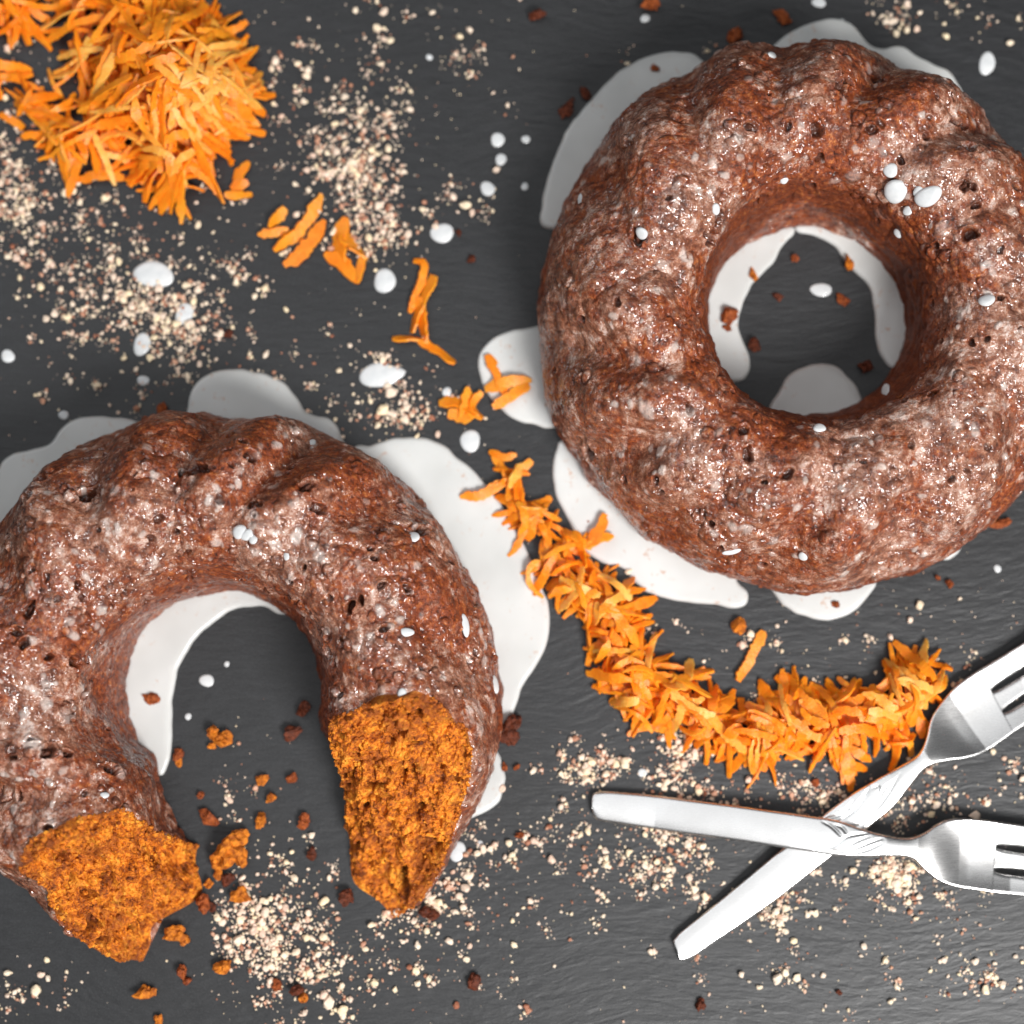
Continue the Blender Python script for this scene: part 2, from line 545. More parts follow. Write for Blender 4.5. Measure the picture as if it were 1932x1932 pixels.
def build_cake(root_name, cpx, rpx, nlobe, phase, seed, nu, nv, cut=None, pits=(), zscale=1.0, bare_in=0.9):
    C = W(*cpx, 0)
    RAD = rpx * PXM
    prof = catmull([(r, z * 10) for r, z in PROFILE], nv)     # z exaggerated only to spread samples
    prof[:, 1] /= 10
    pr, pz = prof[:, 0], prof[:, 1] * zscale
    zmax = pz.max()
    s = np.linspace(0, 1, nu, endpoint=cut is not None)
    S, Rr = np.meshgrid(s, pr, indexing='ij')
    Zz = np.broadcast_to(pz, S.shape)
    if cut is None:
        A = S * 2 * math.pi
    else:
        jit = 0.11 * fbm(np.stack([Rr * 6, Zz * 90, S * 0 + 3], -1), 1.0, 3, seed + 5)
        zf = np.clip(Zz / zmax, 0, 1)
        aR, aL = cut(Rr, zf)
        aR, aL = aR + jit, aL - jit * 0.8
        mR, mL = R_(-25), R_(242)
        A = mR + (mL - mR) * S + (aR - mR) * (1 - S) ** 5 + (aL - mL) * S ** 5
    # flutes, slanting a little, uneven
    un = 0.17 * np.sin(2 * A + seed) + 0.13 * np.sin(3 * A + 1.7 * seed)
    ph = nlobe * (A + un * 0.5 + 0.75 * (Rr - 0.7)) + phase
    dome = (np.sin(ph / 2) ** 2 + 0.02) ** 0.7
    wob = 1 + 0.3 * np.sin(5 * A + seed * 2.3) + 0.25 * np.sin(3 * A + seed)
    w_r = np.interp(Rr, [0.36, 0.42, 0.6, 0.8, 0.93, 1.0], [0.0, 0.08, 0.2, 0.8, 1.0, 0.22]) * wob
    w_r = w_r * np.where(Zz < 0.012, np.clip(Zz / 0.012, 0.15, 1), 1)
    w_z = np.interp(Rr, [0.40, 0.48, 0.62, 0.80, 0.9, 1.0], [0.05, 0.25, 0.6, 1.0, 0.9, 0.2]) * wob
    r = Rr * (1 + 0.050 * w_r * (dome - 0.70))
    z = Zz + 0.0064 * w_z * (dome - 0.62) * np.clip(Zz / 0.02, 0, 1)
    # slight unevenness of the whole ring
    r = r * (1 + 0.010 * np.sin(2 * A + seed) + 0.008 * np.sin(3 * A - seed))
    z = z * (1 + 0.03 * np.sin(A + seed * 1.3))
    if cut is not None:
        Ad = np.degrees(A)
        grow = 0.36 * sstep(-Ad, 14, 60) + 0.21 * sstep(Ad, 222, 262)
        rin = 0.366
        k = (r - rin) / (1 - rin)
        top = 1 + 0.05 * sstep(Ad, 235, 256) + 0.04 * sstep(-Ad, 30, 55)
        r = (rin + grow) + k * (top - rin - grow)
    P = np.stack([C[0] + RAD * r * np.cos(A), C[1] + RAD * r * np.sin(A), z], -1)

    def normals(P):
        if cut is None:
            du = np.roll(P, -1, 0) - np.roll(P, 1, 0)
        else:
            du = np.gradient(P, axis=0)
        dv = np.gradient(P, axis=1)
        n = np.cross(du, dv)
        n /= np.linalg.norm(n, axis=-1, keepdims=True) + 1e-12
        mid = np.stack([C[0] + RAD * 0.68 * np.cos(A), C[1] + RAD * 0.68 * np.sin(A), np.full_like(A, 0.02)], -1)
        sg = np.sign(((P - mid) * n).sum(-1).mean())
        return n * sg

    N = normals(P)
    # displacement
    D = 0.0028 * fbm(P, 32, 2, seed + 99) + 0.0012 * fbm(P, 85, 2, seed) + 0.00040 * fbm(P, 260, 2, seed + 3) + 0.00012 * vnoise(P, 900, seed + 9)
    rid = 1 - np.abs(vnoise(P, 170, seed + 21)) * 2
    D += 0.00025 * np.clip(rid, 0, 1)
    bil = np.abs(vnoise(P + 0.002 * fbm(P, 120, 1, seed + 33)[..., None], 150, seed + 31))
    D += 0.0015 * (np.sqrt(bil) - 0.5) * (0.35 + 0.9 * sstep(fbm(P, 45, 2, seed + 44), -0.3, 0.4)) + 0.0004 * (np.sqrt(np.abs(vnoise(P, 380, seed + 37))) - 0.5)
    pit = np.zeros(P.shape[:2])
    clot = np.zeros(P.shape[:2])
    px_, py_ = PX(P)
    up = N[..., 2]
    lst = []
    for (qx, qy, rad, dep) in pits:
        m = (px_ - qx) ** 2 + (py_ - qy) ** 2 + np.where(up < 0.05, 1e6, 0)
        k = np.unravel_index(np.argmin(m), m.shape)
        if m[k] < 400:
            lst.append((k[0], k[1], rad * PXM, dep, 'pit' if dep > 0 else 'clot'))
    rr = np.random.default_rng(seed)
    for q in range(75):
        rad = rr.uniform(0.0006, 0.0019) * (1 if rr.random() < 0.8 else 1.8)
        lst.append((rr.integers(0, nu), rr.integers(int(nv * .05), int(nv * .8)), rad, rr.uniform(0.5, 1.3) * rad, 'pit'))
    for q in range(150):
        lst.append((rr.integers(0, nu), rr.integers(int(nv * .08), int(nv * .75)), rr.uniform(0.0009, 0.0026), rr.uniform(0.25, 0.6), 'nug'))
    for q in range(260):
        lst.append((rr.integers(0, nu), rr.integers(int(nv * .05), int(nv * .75)), rr.uniform(0.0007, 0.0026), 0.3, 'clot'))
    wu = max(3, int(0.0062 / (RAD * 2 * math.pi * 0.6 / nu)))
    wv = max(3, int(0.0062 / (0.155 / nv)))
    for (iu, iv, rad, dep, kind) in lst:
        if cut is None:
            us = np.arange(iu - wu, iu + wu) % nu
        else:
            us = np.arange(max(0, iu - wu), min(nu, iu + wu))
        vs = np.arange(max(0, iv - wv), min(nv, iv + wv))
        sub = np.ix_(us, vs)
        Q = P[sub] - P[iu, iv]
        ang = (iu * 7.3 + iv) % 6.28
        ax = np.array([math.cos(ang), math.sin(ang), 0])
        al = (Q * ax).sum(-1)
        q2 = (Q ** 2).sum(-1) + al ** 2 * (1.2 if kind != 'nug' else 0.5)
        d = np.sqrt(q2) / rad
        d = d * (1 + 0.35 * vnoise(P[sub], 800, 5))
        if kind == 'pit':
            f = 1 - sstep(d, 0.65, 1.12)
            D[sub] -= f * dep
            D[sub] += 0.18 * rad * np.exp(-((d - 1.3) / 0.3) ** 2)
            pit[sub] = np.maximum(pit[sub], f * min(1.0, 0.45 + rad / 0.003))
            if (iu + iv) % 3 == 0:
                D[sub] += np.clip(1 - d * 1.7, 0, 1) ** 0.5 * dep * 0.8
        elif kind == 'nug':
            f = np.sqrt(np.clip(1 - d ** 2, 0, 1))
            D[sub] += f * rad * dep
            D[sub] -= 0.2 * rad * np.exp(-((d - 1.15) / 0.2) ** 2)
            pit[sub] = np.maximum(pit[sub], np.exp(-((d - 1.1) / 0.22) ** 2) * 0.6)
        else:
            f = 1 - sstep(d, 0.5, 1.1)
            clot[sub] = np.maximum(clot[sub], f * (0.35 + 0.6 * ((iu * 13) % 10) / 10))
            D[sub] += f * 0.00035
    if cut is not None:
        tp = sstep(S, 0, 0.004) * sstep(1 - S, 0, 0.004)
        D = D * (0.3 + 0.7 * tp)
    low = np.clip(Zz / 0.002, 0, 1)
    P = P + N * (D * low)[..., None]
    P[..., 2] = np.maximum(P[..., 2], 0.0003)
    # glaze cover: thin on the lowest rim and in the hole, patches without
    g = 0.72 + 0.5 * fbm(P, 40, 2, seed + 40)
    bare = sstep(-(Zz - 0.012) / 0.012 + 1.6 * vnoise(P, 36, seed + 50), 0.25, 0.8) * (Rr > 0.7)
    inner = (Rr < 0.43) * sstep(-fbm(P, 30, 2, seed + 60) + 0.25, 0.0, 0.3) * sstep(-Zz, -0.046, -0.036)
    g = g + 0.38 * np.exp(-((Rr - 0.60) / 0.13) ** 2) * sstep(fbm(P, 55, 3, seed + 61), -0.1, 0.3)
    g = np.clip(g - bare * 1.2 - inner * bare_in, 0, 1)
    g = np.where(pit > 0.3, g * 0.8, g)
    bare_shade = np.clip(bare + inner * bare_in, 0, 1)
    clot = clot * np.clip(g * 1.4, 0, 1) * np.where(up > 0.3, 1, 0.7)
    # base strip so that the ring is closed
    root = bpy.data.objects.new(root_name, None)
    COL.objects.link(root)
    root.location = C
    V = P.reshape(-1, 3) - C
    iu = np.arange(nu if cut is None else nu - 1)
    iu2 = (iu + 1) % nu
    jv = np.arange(nv - 1)
    A0 = (iu[:, None] * nv + jv).ravel()
    B0 = (iu2[:, None] * nv + jv).ravel()
    F = np.stack([A0, A0 + 1, B0 + 1, B0], 1)
    cl = np.stack([iu * nv + nv - 1, iu * nv, iu2 * nv, iu2 * nv + nv - 1], 1)
    F = np.vstack([F, cl])[:, ::-1]
    me = mesh_np("crust", V, F, True, {"glaze": g, "pit": pit, "clot": clot, "bare": bare_shade})
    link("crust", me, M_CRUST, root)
    Nf = normals(P)
    if cut is not None:
        ka = int(np.argmax(pz))
        for end, sgn in ((0, -1), (nu - 1, 1)):
            B = P[end]
            ang = A[end].mean()
            outer, inner_ = B[:ka + 1], B[ka:][::-1]
            mh = 250
            def res(c):
                d = np.r_[0, np.cumsum(np.linalg.norm(np.diff(c, axis=0), axis=1))]
                d /= d[-1]
                t = np.linspace(0, 1, mh)
                return np.stack([np.interp(t, d, c[:, k]) for k in range(3)], 1)
            o_, i_ = res(outer), res(inner_)
            nt = 250
            t = np.linspace(0, 1, nt)[None, :, None]
            G = i_[:, None, :] * (1 - t) + o_[:, None, :] * t
            if sgn > 0:
                # the torn foot sticks out in the middle
                tt_, hh_ = np.linspace(0, 1, nt)[None, :], np.linspace(0, 1, mh)[:, None]
                off = (46 * np.exp(-((tt_ - 0.36) / 0.2) ** 2) - 16 * np.exp(-((tt_ - 0.72) / 0.1) ** 2)) * PXM * (1 - hh_) ** 1.6
                off = off * np.sin(math.pi * tt_) ** 0.5
                tdir = np.array([-math.sin(R_(256)), math.cos(R_(256)), 0])
                G = G + off[..., None] * tdir
            else:
                tt_, hh_ = np.linspace(0, 1, nt)[None, :], np.linspace(0, 1, mh)[:, None]
                off = 34 * np.exp(-((tt_ - 0.45) / 0.3) ** 2) * PXM * (1 - hh_) ** 1.3 * np.sin(math.pi * tt_) ** 0.6
                tdir = np.array([-0.75, -0.66, 0])
                G = G + off[..., None] * tdir
            n = np.cross(np.gradient(G, axis=0), np.gradient(G, axis=1))
            n = n[:int(mh * .9)].reshape(-1, 3).mean(0)
            n /= np.linalg.norm(n)
            tang = np.array([-math.sin(ang), math.cos(ang), 0]) * sgn
            if n @ tang < 0:
                n = -n
            dB = np.minimum(np.linalg.norm(G - i_[:, None, :], axis=-1), np.linalg.norm(G - o_[:, None, :], axis=-1))
            hh = np.linspace(0, 1, mh)[:, None]
            dB = np.minimum(dB, (1 - hh) * 0.06 + 0.0)
            tp = sstep(dB, 0.0, 0.0035) * sstep(np.broadcast_to(hh, dB.shape), 0.0, 0.10)
            w1 = worley(G, 210, seed + 70)
            w2 = worley(G, 520, seed + 80)
            dd = 0.0062 * fbm(G, 70, 3, seed + 71) + 0.0050 * (0.6 - w1) + 0.0016 * (0.6 - w2) + 0.0006 * vnoise(G, 1100, seed + 73)
            hol = sstep(fbm(G, 190, 2, seed + 90), 0.30, 0.55)
            dd -= 0.0042 * hol
            G2 = G + n * (dd * tp)[..., None] + np.array([0, 0, 1.0]) * (0.0009 * vnoise(G, 420, seed + 75) * tp)[..., None]
            G2[..., 2] = np.maximum(G2[..., 2], 0.0003)
            rim = (1 - sstep(dB, 0.0006, 0.0042)) * (0.6 + 0.4 * vnoise(G, 300, 3))
            pore = np.clip(hol * 0.9 + sstep(w2, 0.62, 0.9) * 0.6 + sstep(w1, 0.6, 0.9) * 0.35, 0, 1)
            a0 = (np.arange(mh - 1)[:, None] * nt + np.arange(nt - 1)).ravel()
            Ff = np.stack([a0, a0 + 1, a0 + nt + 1, a0 + nt], 1)
            mf = mesh_np("torn_face", G2.reshape(-1, 3) - C, Ff, True, {"rim": rim, "pore": pore})
            face = link("torn_face", mf, M_CRUMB, root)
            rg = np.random.default_rng(seed + end)
            LV, LF, ln = [], [], 0
            for q in range(1100):
                if q % 3 == 0:
                    a_, b_ = rg.integers(2, mh - 30), rg.choice([rg.integers(0, 10), rg.integers(nt - 10, nt)])
                else:
                    a_, b_ = rg.integers(2, mh - 20), rg.integers(2, nt - 2)
                pc, fc = chunk(rg.uniform(0.0003, 0.0011) * (1.5 if rg.random() < 0.1 else 1), int(rg.integers(1 << 30)), 0 if q % 2 else 1, 0.9, 0.4)
                LV.append(pc - pc.mean(0) + G2[a_, b_] - C)
                LF.append(fc + ln)
                ln += len(pc)
            ml = mesh_np("loose_crumbs", np.vstack(LV), np.vstack(LF), False, {"rim": np.concatenate([np.full(len(v_), 0.0 if rg.random() < .8 else .7) for v_ in LV]), "pore": np.zeros(ln)})
            tag(link("loose_crumbs", ml, M_CRUMB, face), kind="stuff")
    return dict(root=root, C=C, P=P, N=Nf, px=PX(P), up=Nf[..., 2], RAD=RAD)


def cut_fn(Rr, zf):
    k = np.clip((Rr - 0.37) / 0.6, 0, 1)
    top_r = R_(-6) + k * R_(9)
    bot_r = R_(-48) + k * R_(-7)
    top_l = R_(360 - 127) - k * R_(18)
    bot_l = R_(360 - 99) - k * R_(6)
    e = zf ** 1.05
    return bot_r + (top_r - bot_r) * e, bot_l + (top_l - bot_l) * e


PITS_TR = [(1541, 245, 16, .0035), (1487, 238, 9, .002), (1412, 240, 12, .0016), (1545, 300, 11, .002), (1583, 158, 17, .0025), (1600, 152, 12, .0025),
           (1380, 405, 9, .003), (1745, 258, 10, .002), (1700, 300, 9, .002), (1822, 350, 12, .003), (1835, 352, 10, .003), (1915, 352, 10, .002),
           (1662, 235, 11, .0012), (1530, 352, 12, .0012), (1758, 740, 8, .003), (1707, 756, 9, .003), (1860, 640, 8, .002), (1830, 645, 8, .002),
           (1400, 815, 12, .002), (1486, 893, 12, .0022), (1440, 910, 6, .003), (1795, 905, 8, .003), (1300, 770, 10, .002), (1390, 600, 8, .002),
           (1180, 905, 8, .002), (1165, 570, 9, .002), (1240, 905, 8, .002), (1345, 985, 10, .002), (1720, 838, 9, .002), (1890, 560, 9, .002),
           (1555, 240, 0, 0), (1450, 180, 6, .002), (1262, 375, 6, .002), (1100, 600, 8, .002), (1800, 228, 12, .003), (1818, 238, 12, .003)]
PITS_TR = [p for p in PITS_TR if p[2] > 0] + [(1340, 360, 12, 0), (1250, 500, 16, 0), (1290, 480, 14, 0), (1640, 130, 14, 0), (1650, 270, 18, 0), (1610, 330, 20, 0),
           (1420, 740, 16, 0), (1220, 770, 18, 0), (1660, 400, 16, 0), (1780, 430, 18, 0), (1350, 915, 14, 0), (1290, 780, 12, 0), (1860, 500, 12, 0), (1630, 190, 12, 0)]
PITS_BL = [(368, 890, 16, .003), (385, 885, 14, .003), (345, 898, 10, .003), (470, 863, 13, .003), (437, 878, 7, .002), (478, 955, 12, .003), (492, 953, 9, .003),
           (415, 940, 11, .0014), (603, 960, 14, .0028), (330, 1005, 9, .002), (355, 1045, 10, .0015), (365, 1075, 9, .002), (150, 1105, 10, .003), (50, 1150, 14, .0025),
           (28, 1190, 12, .002), (45, 1212, 12, .003), (140, 1250, 12, .003), (98, 1240, 8, .003), (355, 1088, 9, .003), (450, 1090, 8, .003), (572, 1072, 7, .004),
           (500, 1112, 14, .0012), (660, 1145, 12, .004), (680, 1132, 9, .004), (720, 1105, 8, .002), (700, 1030, 8, .002), (768, 1107, 8, .002),
           (20, 1430, 10, .003), (35, 1500, 9, .003), (130, 1420, 9, .002), (85, 1560, 11, .004), (620, 1130, 8, .002), (545, 1100, 8, .002), (850, 1060, 8, .002),
           (615, 1230, 14, .003), (640, 1215, 10, .003)]
PITS_BL += [(130, 1350, 18, 0), (60, 1400, 20, 0), (170, 1340, 14, 0), (90, 1330, 16, 0), (290, 1060, 14, 0), (520, 1030, 16, 0), (560, 1010, 18, 0), (600, 1050, 18, 0),
            (480, 1040, 12, 0), (270, 1010, 10, 0), (190, 1190, 14, 0), (140, 1200, 14, 0), (780, 1000, 12, 0), (290, 900, 12, 0), (700, 1200, 10, 0)]

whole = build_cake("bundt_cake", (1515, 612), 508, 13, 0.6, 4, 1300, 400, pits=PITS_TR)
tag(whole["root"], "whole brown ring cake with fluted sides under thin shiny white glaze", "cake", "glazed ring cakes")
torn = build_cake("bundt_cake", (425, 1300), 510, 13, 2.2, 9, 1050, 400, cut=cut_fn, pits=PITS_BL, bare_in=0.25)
tag(torn["root"], "brown glazed ring cake with a piece torn out showing orange crumb", "cake", "glazed ring cakes")


# ------------------------------------------------------------------ glaze puddles
def puddle(pts, label, h=0.0014, scale=1.0):
    P = np.array([W(x, y, 0)[:2] for x, y in pts])
    L = np.linalg.norm(np.diff(np.vstack([P, P[:1]]), axis=0), axis=1).sum()
    n = int(min(420, max(60, L / 0.0011)))
    O = catmull(P, n, closed=True)
    q = np.c_[O, np.zeros(n)]
    area2 = (O[:, 0] * np.roll(O[:, 1], -1) - O[:, 1] * np.roll(O[:, 0], -1)).sum()
    if area2 < 0:
        O = O[::-1]
    tn = np.roll(O, -1, 0) - np.roll(O, 1, 0)
    tn /= np.linalg.norm(tn, axis=1, keepdims=True)
    nrm = np.stack([tn[:, 1], -tn[:, 0]], 1)           # outward
    O = O + nrm * (0.00035 * vnoise(np.c_[O, np.zeros(len(O))], 260, 3))[:, None]
    n = len(O)
    pts2 = [Vector((x, y)) for x, y in O]
    edges = [(i, (i + 1) % n) for i in range(n)]
    cand = []
    for off in (0.0001, 0.0003, 0.0006, 0.0010, 0.0015):
        cand.append(np.c_[O - nrm * off, np.full(n, off)])
    lo, hi = O.min(0), O.max(0)
    g = np.stack(np.meshgrid(np.arange(lo[0], hi[0], 0.0016), np.arange(lo[1], hi[1], 0.0016)), -1).reshape(-1, 2)
    g = g + rng.uniform(-0.0003, 0.0003, g.shape)
    cand.append(np.c_[g, np.full(len(g), 0.0021)])
    cand = np.vstack(cand)
    dd = np.sqrt(((cand[:, None, :2] - O[None]) ** 2).sum(-1)).min(1)
    # even-odd test
    x, y = cand[:, 0], cand[:, 1]
    ins = np.zeros(len(cand), bool)
    for i in range(n):
        x1, y1 = O[i]
        x2, y2 = O[(i + 1) % n]
        if y1 == y2:
            continue
        ins ^= ((y1 > y) != (y2 > y)) & (x < (x2 - x1) * (y - y1) / (y2 - y1) + x1)
    cand = cand[ins & (dd > cand[:, 2] * 0.97)]
    pts2 += [Vector((p[0], p[1])) for p in cand]
    from mathutils.geometry import delaunay_2d_cdt
    vo_, _, fo_, _, _, _ = delaunay_2d_cdt(pts2, edges, [], 1, 1e-7)
    Q = np.array([(v.x, v.y) for v in vo_])
    dist = np.sqrt(((Q[:, None] - O[None]) ** 2).sum(-1)).min(1)
    tt = np.clip(dist / 0.0017, 0, 1)
    Z = h * np.sqrt(np.clip(1 - (1 - tt) ** 2, 0, 1)) + 0.00005
    Z = Z * (1 + 0.12 * vnoise(np.c_[Q, np.zeros(len(Q))], 90, 8) * tt)
    Vl, c = centred(np.c_[Q, Z])
    me = mesh_np("glaze_puddle", Vl, np.array(fo_), True)
    o = link("glaze_puddle", me, M_GLAZE, None, c)
    tag(o, label, "glaze", "puddles of white glaze")
    return o


puddle([(1030, 430), (1022, 385), (1035, 330), (1060, 265), (1080, 230), (1110, 195), (1150, 150), (1190, 122), (1240, 103), (1285, 98), (1320, 110), (1380, 160),
        (1400, 230), (1250, 330), (1120, 420)], "white glaze puddle curving round the upper left side of the whole cake")
puddle([(1440, 120), (1470, 78), (1505, 55), (1540, 40), (1575, 36), (1610, 50), (1640, 85), (1665, 92), (1700, 88), (1740, 112), (1790, 135), (1815, 175), (1825, 230),
        (1760, 260), (1600, 240), (1460, 200)], "white glaze puddle spreading above the top edge of the whole cake")
puddle([(1060, 615), (1000, 618), (955, 626), (920, 645), (903, 680), (908, 720), (930, 757), (960, 785), (1000, 800), (1045, 808), (1120, 800), (1150, 700)],
       "round white glaze blob left of the whole cake with carrot shreds lying on it")
puddle([(1070, 830), (1050, 850), (1042, 890), (1048, 930), (1070, 980), (1100, 1035), (1135, 1062), (1175, 1072), (1200, 1100), (1225, 1120), (1280, 1135), (1340, 1140),
        (1385, 1148), (1408, 1140), (1410, 1118), (1390, 1095), (1380, 1040), (1300, 950), (1180, 850)],
       "long white glaze puddle along the lower left side of the whole cake")
puddle([(1440, 1080), (1455, 1115), (1480, 1142), (1510, 1160), (1560, 1170), (1600, 1160), (1635, 1130), (1655, 1095), (1650, 1040), (1540, 1010), (1450, 1030)],
       "half round white glaze puddle below the bottom edge of the whole cake")
puddle([(1740, 1020), (1755, 1045), (1785, 1055), (1808, 1045), (1815, 1020), (1805, 985), (1760, 970)], "small white glaze blob at the lower right edge of the whole cake")
puddle([(1330, 560), (1340, 500), (1370, 460), (1420, 430), (1490, 425), (1500, 440), (1480, 460), (1455, 500), (1420, 535), (1400, 580), (1392, 620), (1408, 660),
        (1415, 695), (1395, 720), (1350, 710), (1310, 650)], "white glaze crescent on the left inside the hole of the whole cake")
puddle([(1500, 425), (1545, 418), (1590, 425), (1640, 455), (1690, 520), (1720, 600), (1715, 680), (1685, 695), (1655, 660), (1650, 600), (1640, 545), (1600, 500), (1570, 462), (1535, 445), (1505, 440)],
       "thin white glaze strip on the right inside the hole of the whole cake")
puddle([(1450, 790), (1465, 745), (1490, 705), (1530, 688), (1575, 692), (1605, 715), (1625, 750), (1640, 800), (1540, 850)],
       "dome shaped white glaze puddle at the bottom of the whole cake's hole")
puddle([(-60, 1010), (-20, 960), (-8, 900), (15, 862), (55, 848), (95, 838), (115, 810), (150, 790), (200, 786), (250, 793), (290, 815), (320, 860), (240, 980), (40, 1080)],
       "white glaze puddle at the upper left side of the torn cake")
puddle([(350, 820), (355, 765), (368, 728), (400, 703), (445, 697), (495, 705), (535, 722), (560, 750), (580, 778), (620, 790), (640, 815), (650, 880), (500, 900), (380, 890)],
       "rounded white glaze puddle above the top of the torn cake")
puddle([(670, 860), (700, 840), (735, 828), (780, 824), (830, 836), (860, 860), (900, 895), (940, 945), (975, 1000), (1000, 1050), (1015, 1090), (1032, 1130), (1037, 1180),
        (1028, 1225), (1005, 1265), (985, 1300), (970, 1340), (965, 1375), (940, 1390), (860, 1380), (840, 1200), (760, 1020)],
       "largest white glaze puddle, along the right side of the torn cake")
puddle([(900, 1400), (935, 1415), (950, 1445), (952, 1480), (940, 1512), (915, 1532), (880, 1545), (850, 1545), (830, 1480), (860, 1410)],
       "small white glaze puddle at the lower right side of the torn cake")
puddle([(300, 1130), (360, 1098), (430, 1088), (500, 1105), (545, 1150), (530, 1160), (498, 1145), (450, 1148), (405, 1172), (370, 1205), (342, 1250), (327, 1300), (324, 1360), (322, 1420),
        (308, 1462), (285, 1450), (230, 1400), (215, 1280), (240, 1180)], "white glaze crescent inside the hole of the torn cake", h=0.0014)


# ------------------------------------------------------------------ drops of glaze
def drop_mesh(rx, ry, h, seed, tail=0.0):
    r = np.random.default_rng(seed)
    n = 28
    th = np.linspace(0, 2 * math.pi, n, endpoint=False)
    ir = 1 + 0.07 * np.sin(2 * th + r.uniform(0, 6)) + 0.04 * np.sin(3 * th + r.uniform(0, 6)) + tail * np.exp(-((th - 0.0 + math.pi) % (2 * math.pi) - math.pi) ** 2 / 0.12)
    V, F = [], []
    lv = [(1.0, 0.0), (1.015, 0.2), (0.97, 0.45), (0.86, 0.68), (0.68, 0.86), (0.42, 0.96), (0.2, 0.99)]
    for k, zz in lv:
        for i in range(n):
            V.append((rx * ir[i] ** (1 if k > .4 else .5) * k * math.cos(th[i]), ry * ir[i] ** (1 if k > .4 else .5) * k * math.sin(th[i]), zz * h))
    V.append((0, 0, h))
    for a in range(len(lv) - 1):
        for i in range(n):
            F.append((a * n + i, a * n + (i + 1) % n, (a + 1) * n + (i + 1) % n, (a + 1) * n + i))
    for i in range(n):
        F.append(((len(lv) - 1) * n + i, (len(lv) - 1) * n + (i + 1) % n, len(V) - 1))
    me = bpy.data.meshes.new("glaze_drop")
    me.from_pydata(V, [], F)
    me.polygons.foreach_set("use_smooth", np.full(len(F), True))
    me.update()
    return me


def slate_drop(px, py, rx, ry, rot, label, tail=0.0, hk=0.28, kind_h=None):
    me = drop_mesh(rx * PXM, ry * PXM, min(rx, ry) * PXM * hk, int(px * 7 + py), tail)
    o = link("glaze_drop", me, M_DROP, None, W(px, py, 0.00002))
    o.rotation_euler = (0, 0, R_(rot))
    tag(o, label, "glaze drop", "drops of white glaze on the slate")


for d in [(290, 518, 38, 25, -18, "large oval white glaze drop below the big carrot pile"),
          (348, 592, 15, 23, -25, "oval white glaze drop among dense nut crumbs, just below right of the large oval drop"),
          (268, 650, 16, 22, -25, "oval white glaze drop at the lower edge of the nut crumbs"),
          (270, 718, 11, 10, 0, "small dull glaze drop above the torn cake's top puddle"),
          (120, 783, 10, 8, 20, "small faint glaze drop just above the torn cake's left puddle"),
          (15, 672, 13, 12, 0, "round white glaze drop near the left edge of the slate"),
          (726, 530, 22, 22, 0, "round white glaze drop between two thin carrot shreds"),
          (834, 440, 21, 20, 0, "round white glaze drop right of the short carrot clump"),
          (920, 356, 14, 14, 0, "round white glaze drop left of the whole cake, below a close pair of drops"),
          (939, 264, 14, 13, 0, "upper of the close pair of round glaze drops left of the whole cake"),
          (945, 301, 11, 11, 0, "lower of the close pair of round glaze drops left of the whole cake"),
          (992, 263, 8, 8, 0, "tiny glaze drop right of the close pair of drops"),
          (990, 352, 7, 7, 0, "tiny glaze drop beside the whole cake's upper left puddle"),
          (715, 708, 35, 25, 8, "teardrop shaped white glaze drop pointing right, between the two cakes"),
          (887, 832, 20, 20, 0, "round white glaze drop with an orange speck above the carrot trail"),
          (1862, 120, 15, 23, -22, "oval white glaze drop near the upper right corner"),
          (390, 1284, 13, 12, 0, "round glaze drop on bare slate inside the torn cake's ring"),
          (428, 1253, 5, 5, 0, "tiny glaze drop, upper right of the round drop inside the torn cake's ring"),
          (355, 1352, 6, 6, 0, "tiny glaze drop beside the glaze crescent inside the torn cake"),
          (1549, 547, 22, 12, 0, "flat oval glaze drop on the slate in the whole cake's hole"),
          (862, 1606, 16, 18, 0, "glaze drop touching the lower right edge of the torn cake"),
          (1217, 35, 9, 8, 0, "small glaze drop near the top edge, left of the rust crumb"),
          (1586, 44, 8, 9, 0, "small glaze drop above the top puddle of the whole cake"),
          (1212, 1458, 8, 8, 0, "small glaze drop above the fork handle tip"),
          (905, 1592, 6, 6, 0, "tiny glaze drop right of the torn cake's lower edge"),
          (1545, 5, 14, 9, 0, "glaze drop cut by the top edge of the slate view"),
          (843, 740, 9, 9, 0, "small glaze drop below right of the teardrop shaped glaze drop"),
          (810, 108, 6, 6, 0, "tiny glaze drop among sparse nut crumbs near the top"),
          (1882, 1073, 7, 7, 0, "tiny glaze drop on slate below right of the whole cake")]:
    tl = 0.42 if d[0] == 715 else 0.0
    slate_drop(*d, tail=tl)


def on_cake(ck, px, py):
    m = (ck["px"][0] - px) ** 2 + (ck["px"][1] - py) ** 2 + np.where(ck["up"] < 0.0, 1e6, 0) - ck["P"][..., 2] * 3000
    k = np.unravel_index(np.argmin(m), m.shape)
    return ck["P"][k], ck["N"][k]


def cake_drop(ck, px, py, rx, ry, rot, name="glaze_drop", mat=None, h=0.55, label=None):
    p, n = on_cake(ck, px, py)
    me = drop_mesh(rx * PXM, ry * PXM, min(rx, ry) * PXM * h, int(px * 3 + py))
    o = link(name, me, mat or M_DROP, ck["root"], p - ck["C"] - n * 0.0001)
    nn = Vector(n * 0.8 + np.array([0, 0, 0.4])).normalized()
    q = Vector((0, 0, 1)).rotation_difference(nn)
    from mathutils import Quaternion
    o.rotation_mode = 'QUATERNION'
    o.rotation_quaternion = q @ Quaternion((0, 0, 1), R_(rot))
    if label:
        o["label"] = label


